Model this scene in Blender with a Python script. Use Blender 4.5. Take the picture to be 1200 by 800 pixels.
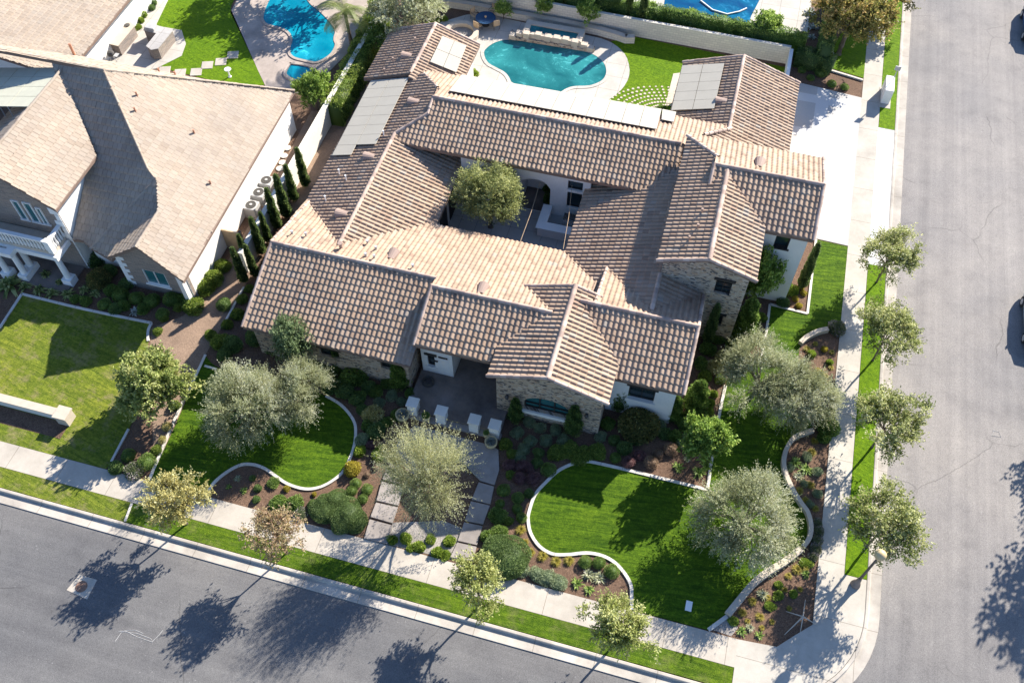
import bpy, math, random
import numpy as np
from mathutils import Vector
from mathutils.geometry import tessellate_polygon
for o in list(bpy.data.objects): bpy.data.objects.remove(o)
R = math.radians
scene = bpy.context.scene
COL = scene.collection
# ------------------------------------------------------------------ camera, sky, sun, exposure
CAM_H, TILT, YAW, FPX = 46.0, R(34.72), R(15.51), 1087.79
cam = bpy.data.objects.new('camera', bpy.data.cameras.new('camera')); COL.objects.link(cam)
cam.location = (0, 0, CAM_H); cam.rotation_euler = (TILT, 0, YAW)
cam.data.sensor_width = 36; cam.data.lens = FPX / 1200 * 36; cam.data.clip_end = 2000
scene.camera = cam
SUN_DIR = Vector((0.47 * math.cos(R(31)), 0.883 * math.cos(R(31)), math.sin(R(31)))).normalized()
SUN_EL = math.asin(SUN_DIR.z)
w = bpy.data.worlds.new('World'); scene.world = w; w.use_nodes = True
wn = w.node_tree; bg = wn.nodes['Background']
sky = wn.nodes.new('ShaderNodeTexSky'); sky.sky_type = 'NISHITA'; sky.sun_disc = False
sky.sun_elevation = SUN_EL; sky.sun_rotation = math.atan2(SUN_DIR.x, SUN_DIR.y)
sky.air_density = 1.0; sky.dust_density = 0.6; sky.ozone_density = 3.5
tint = wn.nodes.new('ShaderNodeMix'); tint.data_type = 'RGBA'; tint.blend_type = 'MULTIPLY'; tint.inputs[0].default_value = 1; tint.inputs[7].default_value = (0.88, 0.97, 1.10, 1)
wn.links.new(sky.outputs[0], tint.inputs[6]); wn.links.new(tint.outputs[2], bg.inputs[0]); bg.inputs[1].default_value = 0.082
sl = bpy.data.lights.new('sun', 'SUN'); sl.energy = 5.0; sl.angle = R(0.53); sl.color = (1.0, 0.935, 0.83)
so = bpy.data.objects.new('sun', sl); COL.objects.link(so)
so.rotation_euler = (-SUN_DIR).to_track_quat('-Z', 'Y').to_euler()
vs = scene.view_settings; vs.view_transform = 'Standard'; vs.look = 'None'; vs.gamma = 1; vs.use_curve_mapping = False
vs.exposure = 1.37

# ------------------------------------------------------------------ helpers
_ct, _st, _cy, _sy = math.cos(TILT), math.sin(TILT), math.cos(YAW), math.sin(YAW)
FWD = np.array([-_sy * _st, _cy * _st, -_ct]); RGT = np.array([_cy, _sy, 0.0]); DWN = -np.cross(RGT, FWD)
def W(px, py, z=0.0):
    """point at height z seen at (px,py) of the 1200x800 photograph"""
    d = RGT * (px - 600) / FPX + DWN * (py - 400) / FPX + FWD
    t = (CAM_H - z) / -d[2]
    return (float(d[0] * t), float(d[1] * t), z)
def WP(px, py, a, b, c):
    """point of the plane z = a + b x + c y seen at (px,py)"""
    d = RGT * (px - 600) / FPX + DWN * (py - 400) / FPX + FWD
    t = (a - CAM_H) / (d[2] - b * d[0] - c * d[1])
    return (float(d[0] * t), float(d[1] * t), float(CAM_H + d[2] * t))
def WY(px, py, y):
    d = RGT * (px - 600) / FPX + DWN * (py - 400) / FPX + FWD; t = y / d[1]
    return (float(d[0] * t), y, float(CAM_H + d[2] * t))
def WX(px, py, x):
    d = RGT * (px - 600) / FPX + DWN * (py - 400) / FPX + FWD; t = x / d[0]
    return (x, float(d[1] * t), float(CAM_H + d[2] * t))
def XY(pts): return [W(*p)[:2] for p in pts]
def mpp(px, py):
    p = np.array(W(px, py, 0.5)) - np.array([0, 0, CAM_H]); return float(p @ FWD) / FPX

def tag(o, label=None, cat=None, group=None, kind=None):
    if label: o['label'] = label
    if cat: o['category'] = cat
    if group: o['group'] = group
    if kind: o['kind'] = kind
    return o
def empty(name, loc, label, cat, group=None, rz=0):
    o = bpy.data.objects.new(name, None); COL.objects.link(o); o.location = loc; o.rotation_euler.z = rz
    o.empty_display_size = 0.2
    return tag(o, label, cat, group)
def link_mesh(name, me, parent=None):
    o = bpy.data.objects.new(name, me); COL.objects.link(o)
    if parent is not None:
        o.parent = parent
    return o
class MB:
    def __init__(s): s.v = []; s.f = []; s.m = []
    def add(s, vs_, fs, mi=0):
        n = len(s.v); s.v += [tuple(map(float, p)) for p in vs_]; s.f += [tuple(i + n for i in f) for f in fs]; s.m += [mi] * len(fs)
        return s
    def box(s, x0, y0, z0, x1, y1, z1, mi=0):
        v = [(x0, y0, z0), (x1, y0, z0), (x1, y1, z0), (x0, y1, z0), (x0, y0, z1), (x1, y0, z1), (x1, y1, z1), (x0, y1, z1)]
        return s.add(v, [(3, 2, 1, 0), (4, 5, 6, 7), (0, 1, 5, 4), (1, 2, 6, 5), (2, 3, 7, 6), (3, 0, 4, 7)], mi)
    def prism(s, pts, z0, z1, mi=0, top_only=False):
        """pts plan polygon; z1 number or function(x,y)"""
        n = len(pts); a = sum(pts[i][0] * pts[(i + 1) % n][1] - pts[(i + 1) % n][0] * pts[i][1] for i in range(n))
        if a < 0: pts = pts[::-1]
        f1 = z1 if callable(z1) else (lambda x, y: z1); f0 = z0 if callable(z0) else (lambda x, y: z0)
        v = [(p[0], p[1], f0(*p[:2])) for p in pts] + [(p[0], p[1], f1(*p[:2])) for p in pts]
        tris = tessellate_polygon([[Vector((p[0], p[1], 0)) for p in pts]])
        fs = []
        for t in tris:
            A, B, C = (pts[i] for i in t)
            cr = (B[0] - A[0]) * (C[1] - A[1]) - (B[1] - A[1]) * (C[0] - A[0])
            if cr < 0: t = t[::-1]
            fs.append(tuple(i + n for i in t))
            if not top_only: fs.append(tuple(t[::-1]))
        fs += [(i, (i + 1) % n, n + (i + 1) % n, n + i) for i in range(n)]
        return s.add(v, fs, mi)
    def tube(s, pts, rad, k=8, mi=0, cap=True):
        pts = [Vector(p) for p in pts]; rings = []
        if not hasattr(rad, '__len__'): rad = [rad] * len(pts)
        for i, p in enumerate(pts):
            d = (pts[min(i + 1, len(pts) - 1)] - pts[max(i - 1, 0)]).normalized()
            a = d.cross(Vector((0, 0, 1)));
            if a.length < 1e-3: a = Vector((1, 0, 0))
            a.normalize(); b = d.cross(a)
            rings.append([p + (a * math.cos(2 * math.pi * j / k) + b * math.sin(2 * math.pi * j / k)) * rad[i] for j in range(k)])
        v = [q for r in rings for q in r]; f = []
        for i in range(len(pts) - 1):
            for j in range(k):
                f.append((i * k + j, i * k + (j + 1) % k, (i + 1) * k + (j + 1) % k, (i + 1) * k + j))
        if cap: f += [tuple(range(k))[::-1], tuple((len(pts) - 1) * k + j for j in range(k))]
        return s.add(v, f, mi)
    def lathe(s, prof, c=(0, 0, 0), k=16, mi=0):
        v = []; f = []
        for r, z in prof:
            v += [(c[0] + r * math.cos(2 * math.pi * j / k), c[1] + r * math.sin(2 * math.pi * j / k), c[2] + z) for j in range(k)]
        for i in range(len(prof) - 1):
            for j in range(k): f.append((i * k + j, i * k + (j + 1) % k, (i + 1) * k + (j + 1) % k, (i + 1) * k + j))
        f.append(tuple((len(prof) - 1) * k + j for j in range(k))); f.append(tuple(range(k))[::-1])
        return s.add(v, f, mi)
    def build(s, name, mats, parent=None, smooth=False, bevel=0):
        me = bpy.data.meshes.new(name); me.from_pydata(s.v, [], s.f)
        if not isinstance(mats, (list, tuple)): mats = [mats]
        for m in mats: me.materials.append(m)
        me.polygons.foreach_set('material_index', s.m)
        if smooth: me.polygons.foreach_set('use_smooth', [True] * len(s.f))
        me.update(); o = link_mesh(name, me, parent)
        if bevel:
            b = o.modifiers.new('bevel', 'BEVEL'); b.width = bevel; b.segments = 2; b.limit_method = 'ANGLE'
        return o
def np_mesh(name, V, F, mat, rnd=None, smooth=False):
    me = bpy.data.meshes.new(name); n, m, k = len(V), len(F), F.shape[1]
    me.vertices.add(n); me.vertices.foreach_set('co', V.astype(np.float32).ravel())
    me.loops.add(m * k); me.loops.foreach_set('vertex_index', F.astype(np.int32).ravel())
    me.polygons.add(m); me.polygons.foreach_set('loop_start', np.arange(0, m * k, k, dtype=np.int32))
    me.polygons.foreach_set('loop_total', np.full(m, k, dtype=np.int32))
    me.materials.append(mat); me.update(calc_edges=True)
    if smooth: me.polygons.foreach_set('use_smooth', np.ones(m, dtype=bool))
    if rnd is not None:
        a = me.attributes.new('rnd', 'FLOAT', 'FACE'); a.data.foreach_set('value', rnd.astype(np.float32))
    return me

# ------------------------------------------------------------------ materials
def mat(name, build_fn, rough=0.8, spec=0.3):
    m = bpy.data.materials.new(name); m.use_nodes = True; nt = m.node_tree
    b = nt.nodes['Principled BSDF']; b.inputs['Roughness'].default_value = rough
    b.inputs['Specular IOR Level'].default_value = spec
    build_fn(nt, b); return m
def N(nt, t, **kw):
    n = nt.nodes.new(t)
    for k_, v_ in kw.items():
        if k_ in n.inputs.keys() if hasattr(n.inputs, 'keys') else False: n.inputs[k_].default_value = v_
        else: setattr(n, k_, v_)
    return n
def coords(nt, scale=(1, 1, 1)):
    g = nt.nodes.new('ShaderNodeNewGeometry'); mp = nt.nodes.new('ShaderNodeMapping')
    nt.links.new(g.outputs['Position'], mp.inputs['Vector']); mp.inputs['Scale'].default_value = scale
    return mp.outputs['Vector']
def noise(nt, vec, sc, det=4, rough=0.6, dist=0):
    n = nt.nodes.new('ShaderNodeTexNoise'); n.inputs['Scale'].default_value = sc; n.inputs['Detail'].default_value = det
    n.inputs['Roughness'].default_value = rough; n.inputs['Distortion'].default_value = dist
    nt.links.new(vec, n.inputs['Vector']); return n.outputs['Fac']
def ramp(nt, fac, stops, interp='LINEAR'):
    r = nt.nodes.new('ShaderNodeValToRGB'); r.color_ramp.interpolation = interp
    e = r.color_ramp.elements
    while len(e) < len(stops): e.new(0.5)
    for el, (p, c) in zip(e, stops): el.position = p; el.color = (*c, 1)
    nt.links.new(fac, r.inputs[0]); return r.outputs[0]
def mix(nt, a, b, fac, mode='MIX'):
    n = nt.nodes.new('ShaderNodeMix'); n.data_type = 'RGBA'; n.blend_type = mode
    for s_, x in ((n.inputs[6], a), (n.inputs[7], b), (n.inputs[0], fac)):
        if hasattr(x, 'is_output') or hasattr(x, 'links'): nt.links.new(x, s_)
        elif isinstance(x, (int, float)): s_.default_value = x
        else: s_.default_value = (*x, 1)
    return n.outputs[2]
def mth(nt, op, a, b=None, c=None):
    n = nt.nodes.new('ShaderNodeMath'); n.operation = op
    for i, x in enumerate((a, b, c)):
        if x is None: continue
        if isinstance(x, (int, float)): n.inputs[i].default_value = x
        else: nt.links.new(x, n.inputs[i])
    return n.outputs[0]
def bump(nt, b, h, st=0.3, dist=0.02):
    n = nt.nodes.new('ShaderNodeBump'); n.inputs['Strength'].default_value = st; n.inputs['Distance'].default_value = dist
    nt.links.new(h, n.inputs['Height']); nt.links.new(n.outputs[0], b.inputs['Normal'])
def sep(nt, v):
    n = nt.nodes.new('ShaderNodeSeparateXYZ'); nt.links.new(v, n.inputs[0]); return n.outputs
def plain(c, rough=0.7, var=0.12, sc=3.0, spec=0.3, bs=0.1):
    def f(nt, b):
        v = coords(nt); n1 = noise(nt, v, sc, 5); n2 = noise(nt, v, sc * 9, 3)
        k = mth(nt, 'MULTIPLY_ADD', n1, 0.6, mth(nt, 'MULTIPLY', n2, 0.4))
        lo = tuple(x * (1 - var * 1.6) for x in c); hi = tuple(min(1, x * (1 + var * 1.6)) for x in c)
        nt.links.new(ramp(nt, k, [(0.3, lo), (0.7, hi)]), b.inputs['Base Color']); bump(nt, b, n2, bs)
    return f
def M_plain(name, c, rough=0.7, var=0.12, sc=3.0, spec=0.3, bs=0.1): return mat(name, plain(c, rough, var, sc, spec, bs), rough, spec)

def f_tile(stops, moss=0.2):
    def f(nt, b):
        at = nt.nodes.new('ShaderNodeAttribute'); at.attribute_name = 'rnd'
        v = coords(nt); c = ramp(nt, at.outputs['Fac'], stops)
        n1 = noise(nt, v, 0.35, 4); n2 = noise(nt, v, 14, 4, 0.7)
        c = mix(nt, c, ramp(nt, n1, [(0.3, (0.78, 0.78, 0.80)), (0.7, (1.10, 1.06, 1.0))]), 0.7, 'MULTIPLY')
        c = mix(nt, c, ramp(nt, n2, [(0.25, (0.78, 0.76, 0.75)), (0.75, (1.15, 1.15, 1.15))]), 0.4, 'MULTIPLY')
        nt.links.new(c, b.inputs['Base Color']); bump(nt, b, n2, 0.25)
    return f
M = {}
M['tile'] = mat('clay_tile', f_tile([(0, (0.25, 0.17, 0.122)), (0.25, (0.325, 0.23, 0.163)), (0.55, (0.355, 0.256, 0.184)), (0.85, (0.38, 0.282, 0.21)), (1, (0.315, 0.27, 0.225))]), 0.75)
M['cap'] = mat('ridge_tile', f_tile([(0, (0.33, 0.245, 0.205)), (0.5, (0.44, 0.33, 0.27)), (1, (0.55, 0.44, 0.37))]), 0.75)
M['shake'] = mat('flat_tile', f_tile([(0, (0.315, 0.255, 0.20)), (0.4, (0.35, 0.29, 0.232)), (0.8, (0.375, 0.315, 0.255)), (1, (0.34, 0.295, 0.245))]), 0.8)
M['fascia'] = M_plain('fascia_brown', (0.20, 0.14, 0.11))
M['stucco'] = M_plain('white_stucco', (0.74, 0.72, 0.68), 0.85, 0.05, 1.2)
M['stucco_cream'] = M_plain('cream_stucco', (0.70, 0.66, 0.58), 0.85, 0.05, 1.2)
def f_stone(nt, b):
    v = coords(nt); s = sep(nt, v)
    cx = nt.nodes.new('ShaderNodeCombineXYZ')
    nt.links.new(mth(nt, 'ADD', s[0], s[1]), cx.inputs[0]); nt.links.new(mth(nt, 'MULTIPLY', s[2], 2.3), cx.inputs[1])
    vo = nt.nodes.new('ShaderNodeTexVoronoi'); vo.inputs['Scale'].default_value = 4.6; nt.links.new(cx.outputs[0], vo.inputs['Vector'])
    ve = nt.nodes.new('ShaderNodeTexVoronoi'); ve.feature = 'DISTANCE_TO_EDGE'; ve.inputs['Scale'].default_value = 4.6; nt.links.new(cx.outputs[0], ve.inputs['Vector'])
    h = sep(nt, vo.outputs['Color'])[0]
    c = ramp(nt, h, [(0, (0.08, 0.07, 0.07)), (0.25, (0.16, 0.125, 0.10)), (0.38, (0.38, 0.30, 0.215)), (0.6, (0.44, 0.36, 0.27)), (0.8, (0.40, 0.26, 0.16)), (1, (0.52, 0.45, 0.37))])
    e = ramp(nt, ve.outputs['Distance'], [(0.02, (0, 0, 0)), (0.07, (1, 1, 1))])
    c = mix(nt, (0.44, 0.38, 0.31), c, e)
    n2 = noise(nt, v, 20, 3); c = mix(nt, c, ramp(nt, n2, [(0.3, (0.75,) * 3), (0.7, (1.15,) * 3)]), 0.6, 'MULTIPLY')
    nt.links.new(c, b.inputs['Base Color']); bump(nt, b, ve.outputs['Distance'], 0.6, 0.05)
M['stone'] = mat('stone_veneer', f_stone, 0.85)
def f_brickdark(nt, b):
    v = coords(nt); s = sep(nt, v); cx = nt.nodes.new('ShaderNodeCombineXYZ')
    nt.links.new(mth(nt, 'ADD', s[0], s[1]), cx.inputs[0]); nt.links.new(s[2], cx.inputs[1])
    br = nt.nodes.new('ShaderNodeTexBrick'); br.inputs['Scale'].default_value = 1.0
    br.inputs['Color1'].default_value = (0.30, 0.235, 0.19, 1); br.inputs['Color2'].default_value = (0.20, 0.165, 0.145, 1); br.inputs['Mortar'].default_value = (0.36, 0.33, 0.30, 1)
    br.inputs['Brick Width'].default_value = 0.42; br.inputs['Row Height'].default_value = 0.11; br.inputs['Mortar Size'].default_value = 0.008
    nt.links.new(cx.outputs[0], br.inputs['Vector']); nt.links.new(br.outputs['Color'], b.inputs['Base Color']); bump(nt, b, br.outputs['Fac'], 0.4)
M['ledge'] = mat('ledge_stone', f_brickdark, 0.85)
def f_block(nt, b):
    v = coords(nt); s = sep(nt, v); cx = nt.nodes.new('ShaderNodeCombineXYZ')
    nt.links.new(mth(nt, 'ADD', s[0], s[1]), cx.inputs[0]); nt.links.new(s[2], cx.inputs[1])
    br = nt.nodes.new('ShaderNodeTexBrick'); br.inputs['Scale'].default_value = 1.0
    br.inputs['Color1'].default_value = (0.62, 0.58, 0.50, 1); br.inputs['Color2'].default_value = (0.54, 0.50, 0.44, 1); br.inputs['Mortar'].default_value = (0.46, 0.43, 0.38, 1)
    br.inputs['Brick Width'].default_value = 0.40; br.inputs['Row Height'].default_value = 0.2; br.inputs['Mortar Size'].default_value = 0.02
    nt.links.new(cx.outputs[0], br.inputs['Vector']); nt.links.new(br.outputs['Color'], b.inputs['Base Color']); bump(nt, b, br.outputs['Fac'], 0.5)
M['block'] = mat('split_block', f_block, 0.9)
def f_asphalt(nt, b):
    v = coords(nt); n0 = noise(nt, v, 0.10, 4, 0.6, 0.4); n1 = noise(nt, v, 0.7, 5, 0.65); n2 = noise(nt, v, 28, 3, 0.7)
    c = ramp(nt, n2, [(0.22, (0.066, 0.065, 0.066)), (0.78, (0.205, 0.200, 0.198))])
    c = mix(nt, c, ramp(nt, n0, [(0.32, (0.80, 0.81, 0.84)), (0.68, (1.14, 1.12, 1.09))]), 0.95, 'MULTIPLY')
    c = mix(nt, c, ramp(nt, n1, [(0.28, (0.80, 0.80, 0.81)), (0.45, (0.97, 0.97, 0.97)), (0.7, (1.09, 1.09, 1.08))]), 0.9, 'MULTIPLY')
    # wheel tracks: long streaks along each street
    for sc, col in (((1.3, 0.012, 1), 1), ((0.012, 1.3, 1), 0)):
        vv = coords(nt, sc); ns = noise(nt, vv, 1.0, 6, 0.75)
        yy = sep(nt, v)[1]; xx = sep(nt, v)[0]
        isY = mth(nt, 'GREATER_THAN', xx, 13.0)
        fac = mth(nt, 'MULTIPLY', isY if col else mth(nt, 'SUBTRACT', 1.0, isY), 0.9)
        c = mix(nt, c, ramp(nt, ns, [(0.3, (0.82, 0.82, 0.83)), (0.7, (1.15, 1.15, 1.14))]), fac, 'MULTIPLY')
    # right-hand street is the older, paler one
    pale = mth(nt, 'MULTIPLY', mth(nt, 'SUBTRACT', sep(nt, v)[1], 11.0), 0.07)
    pale = mth(nt, 'MINIMUM', mth(nt, 'MAXIMUM', pale, 0.0), 1.0)
    c = mix(nt, c, (1.75, 1.66, 1.57), pale, 'MULTIPLY')
    # cracks
    vo = nt.nodes.new('ShaderNodeTexVoronoi'); vo.feature = 'DISTANCE_TO_EDGE'; vo.inputs['Scale'].default_value = 0.10
    dv = nt.nodes.new('ShaderNodeVectorMath'); dv.operation = 'ADD'
    nn = nt.nodes.new('ShaderNodeTexNoise'); nn.inputs['Scale'].default_value = 0.6; nn.inputs['Detail'].default_value = 6; nt.links.new(v, nn.inputs['Vector'])
    sc_ = nt.nodes.new('ShaderNodeVectorMath'); sc_.operation = 'SCALE'; sc_.inputs['Scale'].default_value = 0.9; nt.links.new(nn.outputs['Color'], sc_.inputs[0])
    nt.links.new(v, dv.inputs[0]); nt.links.new(sc_.outputs[0], dv.inputs[1]); nt.links.new(dv.outputs[0], vo.inputs['Vector'])
    e = ramp(nt, vo.outputs['Distance'], [(0.0, (0.62, 0.62, 0.62)), (0.0035, (1, 1, 1))])
    msk = ramp(nt, noise(nt, v, 0.16, 2), [(0.47, (0, 0, 0)), (0.56, (1, 1, 1))])
    c = mix(nt, c, mix(nt, c, e, 1.0, 'MULTIPLY'), msk)
    sp = ramp(nt, noise(nt, v, 5.5, 2, 0.9), [(0.70, (0, 0, 0)), (0.76, (1, 1, 1))])
    c = mix(nt, c, (0.42, 0.41, 0.40), mth(nt, 'MULTIPLY', sp, 0.4))
    nt.links.new(c, b.inputs['Base Color']); bump(nt, b, n2, 0.3, 0.01)
M['asphalt'] = mat('asphalt', f_asphalt, 0.9)
def f_conc(base, jx=None, jy=None, stain=0.12):
    def f(nt, b):
        v = coords(nt); n1 = noise(nt, v, 0.5, 5, 0.65); n2 = noise(nt, v, 25, 3)
        n3 = noise(nt, v, 3.0, 5, 0.7)
        c = mix(nt, base, ramp(nt, n1, [(0.3, (1 - stain * 1.6,) * 3), (0.7, (1 + stain,) * 3)]), 1.0, 'MULTIPLY')
        c = mix(nt, c, ramp(nt, n3, [(0.3, (0.92, 0.91, 0.9)), (0.7, (1.05, 1.05, 1.05))]), 0.8, 'MULTIPLY')
        c = mix(nt, c, ramp(nt, n2, [(0.3, (0.9,) * 3), (0.7, (1.07,) * 3)]), 0.8, 'MULTIPLY')
        s = sep(nt, v)
        for ax, j in ((0, jx), (1, jy)):
            if not j: continue
            q = mth(nt, 'FRACT', mth(nt, 'DIVIDE', mth(nt, 'ADD', s[ax], 1000.0), j))
            l = mth(nt, 'LESS_THAN', q, 0.03 / j)
            c = mix(nt, c, mix(nt, c, (0.55, 0.53, 0.5), 1.0, 'MULTIPLY'), l)
        nt.links.new(c, b.inputs['Base Color']); bump(nt, b, n2, 0.15, 0.01)
    return f
M['walk_x'] = mat('sidewalk_concrete_x', f_conc((0.44, 0.395, 0.335), 3.05, None), 0.85)
M['walk_y'] = mat('sidewalk_concrete_y', f_conc((0.44, 0.405, 0.35), None, 3.05), 0.85)
M['kerb'] = mat('kerb_concrete', f_conc((0.43, 0.39, 0.34), 3.05, 3.05, 0.2), 0.85)
def f_drive(nt, b):
    v = coords(nt); s = sep(nt, v); n1 = noise(nt, v, 0.5, 5, 0.65); n2 = noise(nt, v, 22, 3); m_ = None
    for ax, j, o_ in ((0, 4.1, 1.35), (1, 3.75, 0.4)):
        q = mth(nt, 'FRACT', mth(nt, 'DIVIDE', mth(nt, 'ADD', s[ax], 1000.0 + o_), j)); g = mth(nt, 'GREATER_THAN', q, 0.9 / j)
        m_ = g if m_ is None else mth(nt, 'MULTIPLY', m_, g)
    c = mix(nt, (0.56, 0.55, 0.53), ramp(nt, n1, [(0.3, (0.40, 0.39, 0.375)), (0.55, (0.44, 0.42, 0.39)), (0.75, (0.48, 0.44, 0.39))]), m_)
    c = mix(nt, c, ramp(nt, n2, [(0.3, (0.92,) * 3), (0.7, (1.06,) * 3)]), 0.8, 'MULTIPLY')
    nt.links.new(c, b.inputs['Base Color']); bump(nt, b, n2, 0.15, 0.01)
M['drive'] = mat('driveway_concrete', f_drive, 0.8)
M['deck'] = mat('pool_deck_concrete', f_conc((0.45, 0.42, 0.375), 1.5, 1.5, 0.1), 0.8)
M['deckstone'] = mat('flagstone_deck', f_conc((0.38, 0.32, 0.28), None, None, 0.22), 0.85)
M['paver'] = mat('grey_paver', f_conc((0.42, 0.40, 0.38), 1.1, 1.1, 0.1), 0.8)
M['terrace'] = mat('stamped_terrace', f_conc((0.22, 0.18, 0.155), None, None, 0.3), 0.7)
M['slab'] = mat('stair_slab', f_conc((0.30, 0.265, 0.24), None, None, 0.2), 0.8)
M['strip'] = mat('mow_strip', f_conc((0.62, 0.58, 0.52), 1.2, None, 0.15), 0.85)
def f_soil(c1, c2, c3):
    def f(nt, b):
        v = coords(nt); n1 = noise(nt, v, 0.6, 4); n2 = noise(nt, v, 13, 4, 0.8, 1.0); n3 = noise(nt, v, 40, 2, 0.8)
        k = mth(nt, 'MULTIPLY_ADD', n2, 0.6, mth(nt, 'MULTIPLY', n3, 0.4))
        c = ramp(nt, k, [(0.32, c1), (0.5, c2), (0.68, c3)])
        c = mix(nt, c, ramp(nt, n1, [(0.35, (0.75, 0.72, 0.7)), (0.7, (1.25, 1.2, 1.15))]), 0.8, 'MULTIPLY')
        nt.links.new(c, b.inputs['Base Color']); bump(nt, b, k, 0.9, 0.06)
    return f
M['mulch'] = mat('bark_mulch', f_soil((0.035, 0.022, 0.016), (0.135, 0.083, 0.056), (0.32, 0.215, 0.15)), 0.95)
M['dirt'] = mat('bare_dirt', f_soil((0.14, 0.10, 0.072), (0.26, 0.185, 0.135), (0.42, 0.31, 0.23)), 0.95)
M['gravel'] = mat('gravel', f_soil((0.12, 0.11, 0.10), (0.3, 0.28, 0.26), (0.5, 0.48, 0.45)), 0.95)
def f_grass(a, b_, c_, patch=0.0, ang=0.0, stripe=0.75):
    def f(nt, b):
        v = coords(nt); n0 = noise(nt, v, 0.22, 4, 0.6); n1 = noise(nt, v, 4.5, 5, 0.8); n2 = noise(nt, v, 17, 4, 0.85); n3 = noise(nt, v, 60, 2, 0.9)
        mp = nt.nodes.new('ShaderNodeMapping'); mp.inputs['Rotation'].default_value = (0, 0, ang); nt.links.new(v, mp.inputs['Vector'])
        mp2 = nt.nodes.new('ShaderNodeMapping'); mp2.inputs['Scale'].default_value = (0.5, 4.6, 1); nt.links.new(mp.outputs[0], mp2.inputs['Vector'])
        n4 = noise(nt, mp2.outputs[0], 1.0, 5, 0.75, 0.8)
        k = mth(nt, 'MULTIPLY_ADD', n2, 0.45, mth(nt, 'MULTIPLY', n3, 0.55))
        c = ramp(nt, k, [(0.3, a), (0.5, b_), (0.7, c_)])
        c = mix(nt, c, ramp(nt, n1, [(0.35, (0.55, 0.62, 0.5)), (0.65, (1.35, 1.22, 1.2))]), 0.9, 'MULTIPLY')
        c = mix(nt, c, ramp(nt, n4, [(0.38, (0.52, 0.6, 0.5)), (0.62, (1.35, 1.22, 1.1))]), stripe, 'MULTIPLY')
        c = mix(nt, c, ramp(nt, n0, [(0.3, (0.85, 0.9, 0.85)), (0.7, (1.15, 1.06, 1.0))]), 0.9, 'MULTIPLY')
        if patch:
            pm = ramp(nt, noise(nt, v, 0.9, 5, 0.75), [(0.50, (0, 0, 0)), (0.72, (1, 1, 1))])
            c = mix(nt, c, (0.27, 0.22, 0.11), mth(nt, 'MULTIPLY', pm, patch))
        nt.links.new(c, b.inputs['Base Color']); bump(nt, b, mth(nt, 'ADD', k, n4), 1.0, 0.05)
    return f
M['lawn'] = mat('lawn_grass', f_grass((0.012, 0.042, 0.002), (0.058, 0.130, 0.006), (0.165, 0.27, 0.018), 0, -0.12, 1.0), 0.9, 0.15)
M['lawn_back'] = mat('backyard_grass', f_grass((0.05, 0.12, 0.002), (0.10, 0.20, 0.003), (0.17, 0.29, 0.006), 0, 0.3, 0.4), 0.9, 0.15)
M['verge'] = mat('verge_grass', f_grass((0.02, 0.055, 0.004), (0.07, 0.14, 0.008), (0.18, 0.27, 0.02), 0.3, 0.0, 0.8), 0.9, 0.15)
M['lawn_dry'] = mat('patchy_grass', f_grass((0.05, 0.09, 0.008), (0.135, 0.19, 0.022), (0.26, 0.29, 0.06), 0.9, 0.2), 0.9, 0.15)
def f_water(deep, shal, rough=0.06):
    def f(nt, b):
        v = coords(nt); n1 = noise(nt, v, 0.35, 3, 0.5, 0.6); n2 = noise(nt, v, 2.5, 4, 0.6, 1.2)
        c = ramp(nt, n1, [(0.3, deep), (0.7, shal)])
        n5 = noise(nt, v, 1.1, 5, 0.75, 2.0); k_glint = ramp(nt, n5, [(0.54, (0, 0, 0)), (0.66, (1, 1, 1))]); k6 = ramp(nt, n1, [(0.44, (0, 0, 0)), (0.58, (1, 1, 1))])
        c = mix(nt, c, tuple(min(1, x * 1.9 + .05) for x in shal), mth(nt, 'MULTIPLY', mth(nt, 'MULTIPLY', k_glint, k6), 0.7))  # pale noise patches paint caustics and glints into the water colour
        nt.links.new(c, b.inputs['Base Color']); bump(nt, b, n2, 0.35, 0.06)
        b.inputs['Roughness'].default_value = rough; b.inputs['IOR'].default_value = 1.33
    return f
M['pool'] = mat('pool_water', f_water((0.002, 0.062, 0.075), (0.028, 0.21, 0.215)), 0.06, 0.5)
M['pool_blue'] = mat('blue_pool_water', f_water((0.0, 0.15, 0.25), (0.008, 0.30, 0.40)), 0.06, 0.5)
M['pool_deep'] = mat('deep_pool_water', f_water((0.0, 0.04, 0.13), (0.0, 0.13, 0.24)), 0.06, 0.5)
def f_glass(nt, b): b.inputs['Base Color'].default_value = (0.02, 0.035, 0.04, 1)
M['glass'] = mat('dark_glass', f_glass, 0.06, 0.7)
def f_glass2(nt, b): b.inputs['Base Color'].default_value = (0.03, 0.13, 0.14, 1)
M['glass_teal'] = mat('teal_glass', f_glass2, 0.08, 0.7)
M['dark'] = M_plain('dark_frame', (0.035, 0.03, 0.028), 0.6)
M['white'] = M_plain('white_paint', (0.78, 0.77, 0.75), 0.6, 0.03)
M['stonecap'] = M_plain('limestone_cap', (0.48, 0.41, 0.33), 0.8, 0.08)
M['solar'] = M_plain('solar_sheet', (0.385, 0.36, 0.31), 0.75, 0.04, 1.0, 0.1, 0.02)
M['solar2'] = M_plain('pale_green_sheet', (0.50, 0.49, 0.39), 0.6, 0.06, 2.0, 0.3, 0.02)
M['metal'] = M_plain('grey_metal', (0.42, 0.41, 0.40), 0.45, 0.08)
M['dmetal'] = M_plain('dark_metal', (0.07, 0.065, 0.06), 0.5)
M['bark'] = M_plain('bark', (0.16, 0.125, 0.10), 0.9, 0.3, 6)
M['terracotta'] = M_plain('tan_pot', (0.50, 0.40, 0.22), 0.7)
M['wood'] = M_plain('tan_wood', (0.45, 0.32, 0.2), 0.7)
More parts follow.
